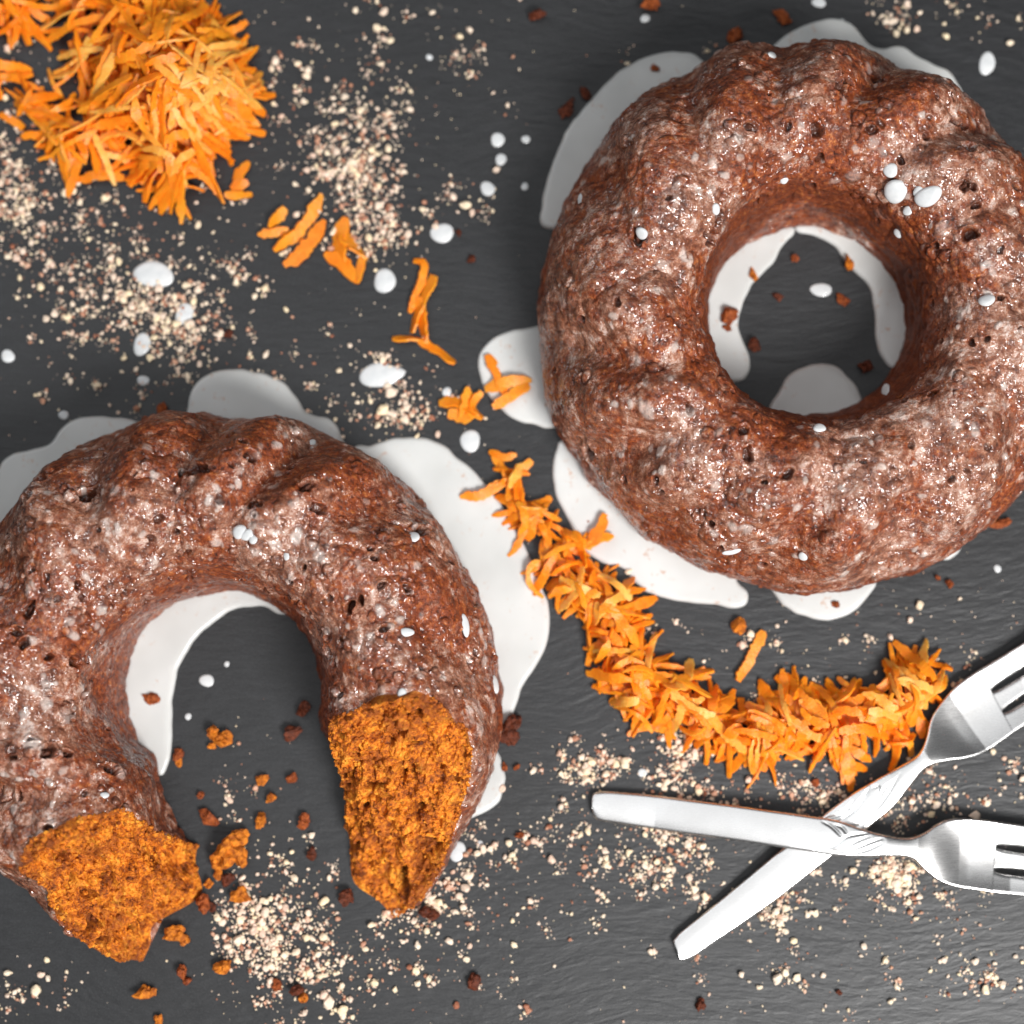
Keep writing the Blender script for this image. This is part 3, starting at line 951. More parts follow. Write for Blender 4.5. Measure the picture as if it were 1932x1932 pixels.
for d in [(1690, 362, 22, 22, 0), (1752, 370, 24, 18, 30), (1735, 362, 12, 10, 0), (1680, 322, 14, 12, 20), (1458, 102, 12, 8, 20), (1672, 737, 10, 15, 30), (1546, 807, 12, 9, 0),
          (1210, 440, 12, 11, 0), (1094, 376, 5, 14, 10), (1862, 566, 14, 12, 0), (1788, 1015, 0, 0, 0), (1516, 1050, 9, 8, 0), (1380, 1042, 16, 6, 15),
          (1712, 398, 10, 8, 0), (1695, 440, 9, 9, 0), (1480, 340, 8, 7, 0), (1350, 395, 8, 10, 20)]:
    if d[2]:
        cake_drop(whole, *d)
for d in [(452, 1003, 13, 13, 0), (466, 1010, 12, 10, 30), (478, 1016, 8, 9, 0), (447, 1105, 0, 0, 0), (764, 1193, 15, 8, 0), (782, 1013, 9, 12, 20), (878, 1180, 9, 20, 10),
          (935, 1292, 9, 18, 0), (590, 835, 7, 7, 0), (772, 1392, 8, 11, -20), (725, 1460, 9, 5, 0), (320, 1005, 0, 0, 0), (198, 1500, 8, 6, 0), (540, 1050, 6, 8, 0), (455, 1105, 0, 0, 0)]:
    if d[2]:
        cake_drop(torn, *d)


# ------------------------------------------------------------------ crumbs
ZONES = [  # centre x, y, spread x, y, count of fine grains, share of large grains, name of the place
    (700, 215, 45, 35, 130), (665, 290, 50, 42, 520), (690, 360, 36, 34, 240), (705, 425, 34, 38, 330), (640, 340, 60, 60, 120), (620, 160, 70, 60, 60), (760, 100, 110, 70, 130),
    (865, 375, 40, 18, 60), (830, 200, 80, 110, 70),
    (265, 575, 62, 36, 420), (205, 545, 55, 30, 220), (355, 615, 40, 28, 240), (300, 640, 90, 40, 200), (180, 480, 90, 60, 130), (415, 495, 28, 24, 80), (430, 560, 90, 90, 100),
    (15, 355, 22, 34, 260), (40, 400, 40, 60, 170), (120, 420, 120, 70, 320), (220, 440, 90, 50, 130), (40, 130, 60, 60, 110), (90, 290, 70, 40, 150), (30, 230, 40, 60, 80),
    (330, 730, 110, 40, 130), (120, 680, 110, 60, 90), (735, 745, 50, 40, 170), (720, 785, 40, 22, 120), (640, 745, 60, 60, 60), (800, 790, 60, 30, 50), (510, 190, 30, 60, 70),
    (480, 1740, 62, 40, 520), (515, 1790, 60, 44, 330), (400, 1700, 50, 40, 80), (620, 1880, 60, 40, 240), (560, 1830, 60, 40, 120), (680, 1760, 60, 50, 240), (760, 1700, 60, 36, 240),
    (820, 1650, 60, 34, 170), (860, 1730, 70, 50, 190), (470, 1520, 45, 50, 60), (560, 1630, 50, 50, 110), (1100, 1450, 26, 12, 160), (1160, 1440, 26, 10, 120), (1130, 1430, 50, 30, 70),
    (1290, 1430, 26, 30, 230), (1280, 1380, 30, 30, 110), (1330, 1500, 60, 16, 160), (1210, 1570, 40, 14, 90), (1250, 1640, 46, 34, 230), (1190, 1600, 50, 34, 110), (1300, 1600, 34, 50, 130),
    (1060, 1600, 70, 50, 90), (1120, 1690, 60, 50, 90), (1690, 1645, 24, 14, 230), (1665, 1640, 40, 16, 110), (1700, 1665, 14, 16, 60), (1440, 1720, 30, 26, 150), (1490, 1690, 30, 20, 70),
    (1545, 1500, 20, 24, 120), (1500, 1480, 60, 20, 90), (1740, 1500, 70, 50, 170), (1720, 1530, 40, 30, 90), (1880, 1490, 50, 60, 130), (1660, 1720, 110, 60, 180), (1850, 1720, 90, 50, 110),
    (1870, 1835, 50, 24, 80), (1500, 1860, 200, 60, 150), (1600, 1240, 100, 60, 90), (1500, 1250, 120, 60, 60), (1790, 1250, 60, 50, 70), (1690, 25, 30, 24, 80), (1850, 35, 50, 30, 40),
    (1250, 90, 60, 40, 20), (900, 100, 60, 80, 50), (1100, 1560, 80, 60, 60), (20, 1880, 24, 16, 40), (80, 1870, 40, 30, 25), (800, 1850, 120, 60, 70), (920, 1600, 60, 40, 70)]


def in_cake(px, py):
    if (px - 1530) ** 2 + (py - 600) ** 2 < 490 ** 2:
        return True
    if (px - 425) ** 2 + (py - 1295) ** 2 < 520 ** 2 and not (py > 1300 and 400 < px < 590) and not (py > 1600 and 400 < px < 640):
        return True
    return False


HAND = [(628, 186, 12), (88, 602, 14), (152, 382, 14), (168, 452, 10), (377, 688, 13), (462, 745, 10), (1008, 1586, 15), (1734, 1143, 16), (1716, 1170, 14), (1466, 1846, 22),
        (1538, 1722, 14), (1720, 1590, 12), (1858, 1868, 20), (1890, 1858, 16), (1780, 1812, 12), (1838, 1538, 18), (1862, 1516, 12), (1692, 1862, 11), (1930, 1468, 16), (1398, 1838, 14),
        (1225, 1228, 14), (1220, 1222, 12), (1186, 1078, 16), (800, 640, 10), (826, 820, 12), (878, 388, 20), (855, 372, 14), (738, 740, 20), (722, 775, 22), (575, 790, 0),
        (640, 1680, 14), (612, 1700, 18), (922, 1410, 14), (960, 1590, 14), (880, 1675, 16), (985, 1650, 0), (1330, 1450, 0), (1178, 1440, 20), (1105, 1455, 18), (1108, 1470, 16),
        (1310, 1420, 16), (1285, 1412, 16), (1690, 1665, 18), (1672, 1650, 16), (480, 1755, 18), (500, 1722, 20), (450, 1772, 18), (526, 1768, 16), (420, 1740, 14), (560, 1745, 13),
        (510, 1850, 14), (1540, 1860, 0), (1690, 65, 15), (1684, 42, 15), (1710, 58, 14), (1728, 56, 13), (1785, 70, 15), (1646, 26, 10), (1460, 176, 13), (725, 24, 16), (736, 78, 14),
        (562, 121, 13), (668, 320, 16), (540, 310, 0), (660, 352, 13), (700, 300, 12), (615, 330, 14), (270, 575, 15), (245, 555, 14), (300, 545, 16), (330, 560, 13), (360, 610, 14),
        (275, 470, 12), (560, 405, 13), (480, 560, 12), (540, 585, 12), (70, 1870, 20), (14, 1835, 14), (78, 1838, 13), (92, 1846, 13), (880, 1810, 13), (640, 700, 10), (1450, 1640, 12),
        (1470, 1740, 18), (1500, 1620, 12), (1552, 1500, 14), (1290, 1440, 15), (1270, 1640, 12), (1240, 1625, 13), (1300, 1655, 13), (750, 1720, 16), (780, 1738, 14), (700, 1745, 15),
        (860, 1720, 13), (690, 1790, 12), (600, 1800, 14), (620, 1890, 24), (648, 1905, 20), (560, 1795, 16), (590, 1770, 13), (500, 1700, 16), (1800, 1660, 10), (1000, 1700, 13),
        (1220, 430, 0), (375, 425, 14), (385, 620, 13), (210, 300, 0), (60, 460, 12), (100, 500, 12), (340, 660, 14), (200, 560, 12), (115, 545, 12), (355, 710, 13), (765, 760, 12)]

PLACES = [(lambda x, y: y < 330 and x < 520, "beside the big carrot pile at the upper left"),
          (lambda x, y: y < 170 and x < 1000, "in the sparse scatter at the top, right of the carrot pile"),
          (lambda x, y: y < 520 and 480 < x < 790, "in the dense nut drift right of the carrot pile"),
          (lambda x, y: y < 520 and 790 <= x < 1000, "near the close pair of glaze drops"),
          (lambda x, y: y < 320 and x >= 1640, "in the small clump above the right of the whole cake"),
          (lambda x, y: y < 320 and x >= 1000, "on slate above the left of the whole cake"),
          (lambda x, y: y < 520 and x <= 130, "at the left edge below the carrot pile"),
          (lambda x, y: y < 520 and x <= 500, "between the carrot pile and the large oval glaze drop"),
          (lambda x, y: y < 660 and x <= 560, "in the drift around the oval glaze drops"),
          (lambda x, y: y < 850 and x <= 560, "on slate just above the torn cake"),
          (lambda x, y: y < 900 and x < 1040, "beside the teardrop shaped glaze drop"),
          (lambda x, y: x < 560 and 1640 < y < 1840 and x > 330, "in the dense heap in front of the torn cake's gap"),
          (lambda x, y: x < 640 and 1400 < y <= 1640, "inside the torn cake's gap"),
          (lambda x, y: x < 200 and y > 1640, "in the bottom left corner"),
          (lambda x, y: x < 700 and y >= 1640, "at the bottom edge below the torn cake"),
          (lambda x, y: x < 1040 and y > 1300, "right of the torn cake's lower tip"),
          (lambda x, y: x < 1240 and 1380 < y < 1500, "in the short bank above the level fork handle's end"),
          (lambda x, y: x < 1420 and 1300 < y < 1530, "between the carrot trail and the level fork handle"),
          (lambda x, y: x < 1400 and y > 1300, "left of the slanting fork handle"),
          (lambda x, y: 1600 < x < 1740 and 1600 < y < 1700, "in the dense clump under the upper fork's neck"),
          (lambda x, y: y > 1690, "on open slate below the forks"),
          (lambda x, y: y > 1440 and x > 1700, "between the two fork heads"),
          (lambda x, y: y > 1380, "close to where the forks cross"),
          (lambda x, y: True, "on slate between the whole cake and the carrot trail")]


def place_of(x, y):
    for f, s in PLACES:
        if f(x, y):
            return s


nut_n = 0
def add_nut(px, py, rad, seed):
    P, F = chunk(rad, seed, 1, 0.65, 0.3)
    me = mesh_np("nut_bit", P, F, False, {"tint": np.full(len(P), random.choice([0.35, 0.5, 0.6, 0.75, 0.85, 1.0, 0.22]))})
    o = link("nut_bit", me, M_NUT, None, W(px, py, 0.00002))
    s = place_of(px, py)
    size = "large" if rad > 7.5 * PXM else "small"
    tag(o, size + " pale nut bit " + s, "nut", size + " nut bits " + s)


for i, (px, py, d) in enumerate(HAND):
    if d and not in_cake(px, py):
        add_nut(px, py, d * 0.56 * PXM, i + 100)
        nut_n += 1

TV, TF, TT = [], [], []
vo = 0
def stuff_grain(px, py, rad, sub, tint):
    global vo
    P, F = chunk(rad, int(rng.integers(1 << 30)), sub, 0.7, 0.3)
    TV.append(P + W(px, py, 0.00001))
    TF.append(F + vo)
    TT.append(np.full(len(P), tint))
    vo += len(P)


GR = []
for (cx, cy, sx, sy, n) in ZONES:
    cl = rng.normal(size=(max(3, n // 14), 2))                 # little clusters inside each zone
    for q in range(int(n * 1.35)):
        if q % 3:
            c = cl[rng.integers(len(cl))]
            x, y = cx + sx * c[0] + rng.normal() * 7, cy + sy * c[1] + rng.normal() * 7
        else:
            x, y = cx + rng.normal() * sx * 1.15, cy + rng.normal() * sy * 1.15
        if in_cake(x, y) or not (-60 < x < 1990 and -60 < y < 1990):
            continue
        u = rng.random()
        d = 2.0 + 2.8 * rng.random() if u < 0.66 else (4.8 + 4 * rng.random() if u < 0.95 else 9 + 7 * rng.random())
        tint = rng.random() if rng.random() > 0.12 else 0.08 * rng.random()
        GR.append((d, x, y, tint))
GR.sort(key=lambda g: -g[0])
for d, x, y, tint in GR:
    if nut_n < 290:
        add_nut(x, y, d * 0.53 * PXM, int(x * 31 + y * 17))
        nut_n += 1
    else:
        stuff_grain(x, y, d * 0.5 * PXM, 1 if d > 7 else 0, tint)
for q in range(900):
    x, y = rng.uniform(-20, 1950), rng.uniform(-20, 1950)
    if not in_cake(x, y):
        if x > 900 and y < 900 and rng.random() < .8:
            continue
        stuff_grain(x, y, (1.2 + 2.6 * rng.random() ** 2) * 0.6 * PXM, 0, rng.random())
me = mesh_np("chopped_nut_dust", np.vstack(TV), np.vstack(TF), False, {"tint": np.concatenate(TT)})
tag(link("chopped_nuts", me, M_NUT), "fine pale chopped nuts sprinkled in drifts over the slate", "chopped nuts", kind="stuff")


# cake crumbs, each a thing
def cake_crumb(px, py, d, mat, label, group=None, elong=1.0, rot=0, sub=2):
    P, F = chunk(d * 0.55 * PXM, int(px * 5 + py * 3), sub, 0.7, 0.5)
    c, s = math.cos(R_(rot)), math.sin(R_(rot))
    P = P * np.array([elong, 1, 1])
    P = P @ np.array([[c, s, 0], [-s, c, 0], [0, 0, 1]])
    me = mesh_np("cake_crumb", P, F, False)
    tag(link("cake_crumb", me, mat, None, W(px, py, 0.00002)), label, "crumb", group or "crumbs fallen from the cakes")


O_, U_, D_ = M_CR_ORANGE, M_CR_RUST, M_CR_DARK
# the big fallen lump beside the torn end is several lobes grown together
def lump(parts, label):
    Vs, Fs, n = [], [], 0
    for k, (px, py, d, z) in enumerate(parts):
        P, F = chunk(d * 0.55 * PXM, 900 + k * 7 + int(px), 2, 0.75, 0.55)
        Vs.append(P + W(px, py, 0) + np.array([0, 0, z]))
        Fs.append(F + n)
        n += len(P)
    Vl, c = centred(np.vstack(Vs))
    me = mesh_np("cake_lump", Vl, np.vstack(Fs), False)
    tag(link("cake_crumb", me, M_CR_ORANGE, None, c), label, "crumb", "crumbs fallen from the cakes")


lump([(430, 1605, 52, 0), (448, 1585, 36, 0.001), (415, 1625, 34, 0), (452, 1612, 34, 0.0005), (412, 1648, 22, 0), (395, 1665, 18, 0), (455, 1572, 24, 0)],
     "largest orange cake crumb, beside the left torn end")
lump([(402, 1382, 26, 0), (418, 1398, 28, 0), (432, 1388, 20, 0), (400, 1408, 14, 0)], "lobed orange brown crumb on slate inside the torn ring")
for c in [(336, 1425, 20, U_, "rust crumb by the lower end of the glaze crescent in the torn ring"), (338, 1438, 14, O_, "orange crumb right below a rust crumb by the glaze crescent's lower end"),
          (288, 1318, 26, U_, "orange brown crumb lying on the glaze crescent inside the torn cake"),
          (496, 1470, 18, O_, "small orange crumb in the torn gap, above the white grains"), (514, 1504, 18, O_, "orange crumb right of the white grains in the gap of the torn cake"),
          (494, 1545, 24, O_, "round orange crumb in the middle of the torn gap"), (552, 1468, 20, U_, "rust crumb close to the right torn end"),
          (398, 1545, 24, U_, "flat rust crumb above the largest orange crumb"), (380, 1500, 14, U_, "small rust crumb between the torn end and glaze crescent"),
          (575, 1550, 24, U_, "rust crumb at the foot of the right torn end"), (590, 1612, 22, D_, "dark brown crumb below the right torn end"),
          (430, 1658, 26, D_, "dark brown crumb under the largest orange crumb"), (455, 1690, 30, O_, "orange crumb right of the dark brown crumb"),
          (385, 1700, 30, U_, "rust crumb at the foot of the left torn end"), (400, 1712, 18, D_, "small dark crumb touching the rust crumb at the left torn end"),
          (335, 1760, 34, O_, "ragged orange crumb just right of the left torn tip"), (350, 1772, 20, O_, "small yellow orange crumb beside the ragged crumb at the torn tip"),
          (278, 1872, 28, O_, "round orange crumb below the left torn tip"), (345, 1835, 22, U_, "rust crumb with a tail, right of the round orange crumb"),
          (354, 1850, 14, U_, "small rust crumb trailing from the tailed rust crumb"), (300, 1925, 18, O_, "orange crumb at the bottom edge below the torn cake"),
          (425, 1822, 30, O_, "yellow orange crumb at the edge of the dense nut heap"), (525, 1858, 22, U_, "rust crumb right of the dense nut heap"),
          (573, 1882, 20, O_, "orange crumb near the bottom edge right of the nut heap"), (560, 1868, 24, D_, "dark crumb beside the orange crumb near the bottom edge"),
          (655, 1688, 30, D_, "dark red brown crumb at the foot of the right torn tip"), (815, 1725, 30, D_, "dark brown crumb on slate right of the torn cake's tip"),
          (893, 1852, 24, D_, "dark round crumb on bare slate below the torn cake"), (965, 1362, 34, D_, "brown crumb between the two glaze puddles right of the torn cake"),
          (958, 1388, 30, D_, "dark brown crumb just below the brown crumb by the glaze puddle"), (952, 1448, 14, U_, "small rust crumb beside the torn cake's small glaze puddle"),
          (975, 1448, 10, U_, "tiny rust crumb right of the torn cake's small glaze puddle"), (983, 1575, 12, U_, "thin dark crumb left of a large nut bit"),
          (1110, 1550, 0, U_, ""), (1105, 180, 20, D_, "dark crumb beside the upper left glaze puddle of the whole cake"),
          (1070, 208, 22, D_, "dark flat crumb left of the whole cake's upper left puddle"), (1235, 132, 16, U_, "rust crumb lying on the upper left glaze puddle"),
          (1386, 70, 30, U_, "rust crumb above the top left edge of the whole cake"), (1370, 98, 18, D_, "dark crumb touching the top left edge of the whole cake"),
          (1226, 10, 30, U_, "rust crumb at the top edge of the slate"), (1012, 33, 26, D_, "dark brown crumb near the top edge among nut bits"),
          (1330, 12, 0, U_, ""), (1565, 52, 0, U_, ""), (1478, 35, 22, U_, "thin rust crumb next to a small glaze drop above the whole cake"),
          (1500, 62, 0, U_, ""), (1600, 503, 24, O_, "orange crumb on slate at the upper right in the whole cake's hole"),
          (1376, 595, 30, U_, "rust crumb on the left glaze crescent in the hole"), (1420, 520, 18, O_, "small orange crumb at the glaze crescent's inner edge in the hole"),
          (1422, 652, 24, D_, "dark crumb at the lower end of the left glaze crescent"), (1590, 568, 18, U_, "rust crumb beside the flat glaze drop in the hole"),
          (1632, 694, 24, D_, "dark crumb at the lower right of the hole"), (1500, 488, 14, U_, "small rust crumb at the top of the slate in the hole"),
          (1466, 560, 12, D_, "tiny dark crumb left of the flat glaze drop in the hole"), (1372, 620, 16, U_, "smaller rust crumb on the left glaze crescent in the hole"),
          (1885, 988, 20, U_, "elongated rust crumb on slate right of the whole cake's lower edge"), (1791, 1102, 16, U_, "rust crumb below the small glaze blob of the whole cake"),
          (1768, 1090, 10, U_, "tiny rust crumb below the small glaze blob of the whole cake"), (1393, 1181, 26, O_, "square orange bit below the long glaze puddle"),
          (1575, 1140, 16, U_, "orange speck lying in the bottom glaze puddle"), (1322, 1893, 18, D_, "dark red crumb on slate below the lower fork handle"),
          (1340, 1904, 0, U_, ""), (1582, 1872, 12, D_, "tiny red brown crumb below the forks"), (1537, 1477, 12, U_, "red brown speck between carrot trail and fork"),
          (432, 632, 14, D_, "dark crumb on slate above the torn cake's top glaze puddle"), (890, 490, 14, D_, "dark crumb right of the round glaze drop and carrot shreds"),
          (853, 458, 0, U_, ""), (865, 440, 12, D_, "tiny dark crumb beside the round glaze drop"), (308, 780, 22, U_, "upright rust crumb at the top edge of the torn cake"),
          (355, 468, 0, U_, ""), (715, 790, 0, D_, ""), (572, 1340, 26, D_, "dark crumb in shadow beside the right torn end"), (556, 1382, 24, D_, "flat dark crumb below the one in shadow at the right torn end"),
          (1870, 962, 26, M_CARROT, "orange carrot bit stuck at the right lower edge of the whole cake"), (1442, 1098, 26, U_, "orange brown lump at the bottom edge of the whole cake"),
          (1108, 985, 10, U_, "tiny brown speck on the long glaze puddle")]:
    if c[2]:
        el = 1.7 if "thin" in c[4] or "elongated" in c[4] or "flat" in c[4] else 1.1
        if "upright" in c[4]:
            cake_crumb(*c, elong=1.9, rot=100)
        else:
            cake_crumb(*c, elong=el, rot=(c[0] * 13) % 180)


# ------------------------------------------------------------------ grated carrot
def shred_geo(path, width, thick, seed, rag=0.15):
    """a ragged ribbon with rectangular section along path (n,3)"""
    r = np.random.default_rng(seed)
    path = np.asarray(path, dtype=float)
    L = np.linalg.norm(np.diff(path, axis=0), axis=1).sum()
    n = int(np.clip(L / 0.0010, 8, 26))
    C = catmull(path, n) if len(path) > 2 else np.stack([np.linspace(path[0][k], path[1][k], n) for k in range(3)], 1)
    T = np.gradient(C, axis=0)
    T /= np.linalg.norm(T, axis=1, keepdims=True) + 1e-9
    roll = r.uniform(-0.6, 0.6) + np.linspace(0, r.uniform(-1.2, 1.2), n)
    side0 = np.cross(T, [0, 0, 1.0])
    side0 /= np.linalg.norm(side0, axis=1, keepdims=True) + 1e-9
    up0 = np.cross(side0, T)
    side = side0 * np.cos(roll)[:, None] + up0 * np.sin(roll)[:, None]
    up = np.cross(side, T)
    t = np.linspace(0, 1, n)
    w = width * 0.5 * np.minimum(1, r.uniform(0.3, 0.7) + 3.0 * np.minimum(t, 1 - t))
    k3 = np.array([0.25, 0.5, 0.25])
    f1 = np.convolve(r.normal(size=n + 4), np.ones(3) / 3, 'same')[2:-2]
    f2 = np.convolve(r.normal(size=n + 4), np.ones(3) / 3, 'same')[2:-2]
    wl = w * np.clip(1 + rag * (1.5 * f1 + 0.75 * r.normal(size=n)), 0.25, 2)
    wr = w * np.clip(1 + rag * (1.5 * f2 + 0.75 * r.normal(size=n)), 0.25, 2)
    h = thick * 0.5 * (1 + 0.12 * r.normal(size=n))
    V = []
    for i in range(n):
        a, b, u = side[i] * wl[i], side[i] * wr[i], up[i] * h[i]
        V += [C[i] - a - u * .8, C[i] - a * .97 + u * .9, C[i] + u * 1.05, C[i] + b * .97 + u * .9, C[i] + b - u * .8, C[i] - u * 1.0]
    F = []
    for i in range(n - 1):
        for k in range(6):
            F.append((i * 6 + k, i * 6 + (k + 1) % 6, (i + 1) * 6 + (k + 1) % 6, (i + 1) * 6 + k))
    for e in (0, (n - 1) * 6):
        F += [(e, e + 1, e + 2, e + 5), (e + 5, e + 2, e + 3, e + 4)]
    return np.array(V), np.array(F)


def add_shred(path, width, thick, seed, label, group, mat=None):
    V, F = shred_geo(path, width, thick, seed)
    V[:, 2] = np.maximum(V[:, 2], 0.00002)
    Vl, c = centred(V)
    me = mesh_np("carrot_shred", Vl, F, True)
    me.set_sharp_from_angle(angle=R_(48))
    o = link("carrot_shred", me, mat or M_CARROT, None, c)
    tag(o, label, "carrot", group)
    return o


def hand_shred(pts, wpx, label, z=0.0012, group="loose carrot shreds on the slate"):
    path = []
    for k, p in enumerate(pts):
        zz = p[2] if len(p) > 2 else z
        path.append(W(p[0], p[1], zz))
    if len(path) == 2:
        path = [path[0], (path[0] + path[1]) / 2 + np.array([0, 0, 0.0006]), path[1]]
    add_shred(path, wpx * 1.2 * PXM, 0.0010, int(pts[0][0] * 11 + pts[0][1]), label, group)


HS = [([(470, 305), (455, 325), (443, 352)], 17, "upper short shred of the small clump below the carrot pile"),
      ([(468, 342), (448, 352), (436, 358)], 18, "middle shred of the small clump below the carrot pile"),
      ([(424, 366), (448, 368), (476, 366)], 15, "flat bottom shred of the small clump below the carrot pile"),
      ([(538, 392), (522, 412), (508, 430)], 20, "short carrot shred left of the long twin carrot strips"),
      ([(486, 442), (515, 440), (545, 432)], 15, "thin carrot shred lying level left of the twin carrot strips"),
      ([(606, 366), (585, 410), (555, 445), (516, 472)], 22, "long left strip of the twin carrot strips"),
      ([(612, 415), (590, 450), (565, 480), (535, 500)], 22, "lower right strip of the twin carrot strips"),
      ([(652, 410), (640, 460), (650, 495)], 26, "left upright shred in the wide carrot clump by the nut heap"),
      ([(645, 440), (672, 470), (692, 490)], 26, "right slanting shred in the wide carrot clump by the nut heap"),
      ([(612, 478), (650, 500), (668, 530)], 22, "lower shred of the wide carrot clump by the nut heap"),
      ([(684, 480), (680, 505), (672, 535)], 14, "small shred hanging at the right of the wide carrot clump"),
      ([(780, 492), (800, 500), (790, 545), (772, 590)], 13, "thin curved shred at the top of the tall lone carrot clump"),
      ([(820, 520), (800, 560), (785, 600), (778, 628)], 20, "wide shred at the right of the tall lone carrot clump"),
      ([(790, 560), (795, 600), (805, 645)], 20, "lower stem shred of the tall lone carrot clump"),
      ([(740, 640), (775, 638), (810, 648)], 14, "left arm shred at the foot of the tall lone carrot clump"),
      ([(790, 642), (825, 662), (858, 686)], 14, "right arm shred at the foot of the tall lone carrot clump"),
      ([(828, 760), (860, 758), (880, 770), (910, 790)], 18, "shred in the carrot knot left of the round glaze blob"),
      ([(845, 780), (880, 785), (900, 775)], 22, "broad shred in the carrot knot left of the round glaze blob"),
      ([(882, 730), (880, 765), (868, 792)], 20, "upright shred in the carrot knot left of the round glaze blob"),
      ([(908, 738), (890, 765), (905, 785)], 16, "right shred in the carrot knot left of the round glaze blob"),
      ([(918, 670, .002), (935, 705, .003), (955, 745, .002)], 15, "thin shred slanting down across the round glaze blob"),
      ([(915, 735, .002), (955, 722, .003), (1003, 716, .002)], 20, "wide shred lying level across the round glaze blob"),
      ([(930, 768, .002), (960, 750, .003), (998, 726, .002)], 18, "lower shred on the round glaze blob, rising to the cake"),
      ([(922, 852), (950, 862), (975, 858)], 13, "top shred at the start of the carrot trail"),
      ([(930, 860), (950, 885), (975, 905)], 14, "shred slanting down from the top of the carrot trail"),
      ([(1003, 868), (980, 890), (955, 915)], 14, "shred slanting to the upper right at the start of the carrot trail"),
      ([(868, 936, .002), (905, 934, .003), (935, 920, .002), (960, 905, .002)], 17, "shred reaching left over the largest glaze puddle"),
      ([(1142, 970, .003), (1128, 1005, .004), (1105, 1030, .003)], 20, "forked shred pointing up onto the long glaze puddle"),
      ([(1158, 1012, .003), (1125, 1018, .004), (1105, 1035, .003)], 14, "side arm of carrot lying on the long glaze puddle"),
      ([(1040, 1060, .003), (1003, 1065, .004), (998, 1100, .003), (1025, 1128, .002)], 9, "thin hooked shred hanging over the largest glaze puddle's edge"),
      ([(1440, 1190), (1420, 1235), (1392, 1285)], 17, "straight carrot stick standing off above the middle of the trail"),
      ([(70, 60), (40, 55), (-10, 60)], 16, "carrot shred at the lower edge of the small pile in the upper left corner"),
      ([(0, 325 - 110), (30, 232), (45, 242)], 14, "carrot shred entering at the left edge below the corner pile")]
for pts, w, lab in HS:
    hand_shred(pts, w, lab)

HEAPS = {  # blobs: x, y, radius (px), height (m); number of shreds at surface, number below
    "pile": ([(320, 165, 150, .024), (230, 50, 125, .014), (335, 285, 85, .016), (180, 265, 78, .010), (400, 180, 85, .018), (330, 355, 40, .006), (70, 185, 44, .007), (125, 265, 36, .008), (15, 20, 60, .012), (110, 230, 36, .006), (0, 145, 30, .005)],
             170, 420),
    "trail": ([(965, 905, 24, .004), (985, 955, 30, .005), (1015, 985, 40, .006), (1050, 1060, 44, .008), (1090, 1100, 52, .010), (1140, 1140, 58, .011), (1160, 1205, 56, .011),
               (1185, 1270, 58, .011), (1205, 1320, 46, .009), (1270, 1310, 60, .010), (1330, 1350, 58, .011), (1400, 1380, 62, .012), (1440, 1400, 50, .010), (1490, 1350, 62, .011),
               (1560, 1370, 66, .012), (1620, 1340, 62, .011), (1690, 1310, 62, .012), (1735, 1285, 50, .012), (1600, 1420, 34, .006), (1080, 1020, 26, .006), (1690, 1400, 26, .004)],
              110, 340)}


def heap_h(blobs, x, y):
    h = 0
    for bx, by, br, bh in blobs:
        d = ((x - bx) ** 2 + (y - by) ** 2) / br ** 2
        h = max(h, bh * max(0.0, 1 - d) ** 0.7)
    return h


SV, SF, sv = [], [], 0
SVp, SFp, svp = [], [], 0
LAB = {"pile": ["on the crown of the big carrot pile", "in the upper part of the big carrot pile", "on the lower slope of the big carrot pile",
                "on the lower left flank of the big carrot pile", "on the right flank of the big carrot pile", "in the pointed lower tip of the big carrot pile",
                "in the spur left of the big carrot pile", "in the small tail below the spur of the carrot pile", "in the separate heap in the upper left corner",
                "in the small tail below the spur of the carrot pile", "in the strands at the left edge beside the spur"],
       "trail": ["at the thin upper start of the carrot trail"] + ["in the trail beside the largest glaze puddle"] * 2 + ["in the trail where it starts to widen"] * 2 +
                ["in the steep middle stretch of the carrot trail"] * 4 + ["in the bend of the carrot trail"] * 3 + ["in the level stretch of the carrot trail"] * 4 +
                ["at the wide end of the trail touching the fork"] * 2 + ["in the tuft below the trail's level stretch",
                "in the trail beside the largest glaze puddle", "at the wide end of the trail touching the fork"]}
r2 = np.random.default_rng(5)
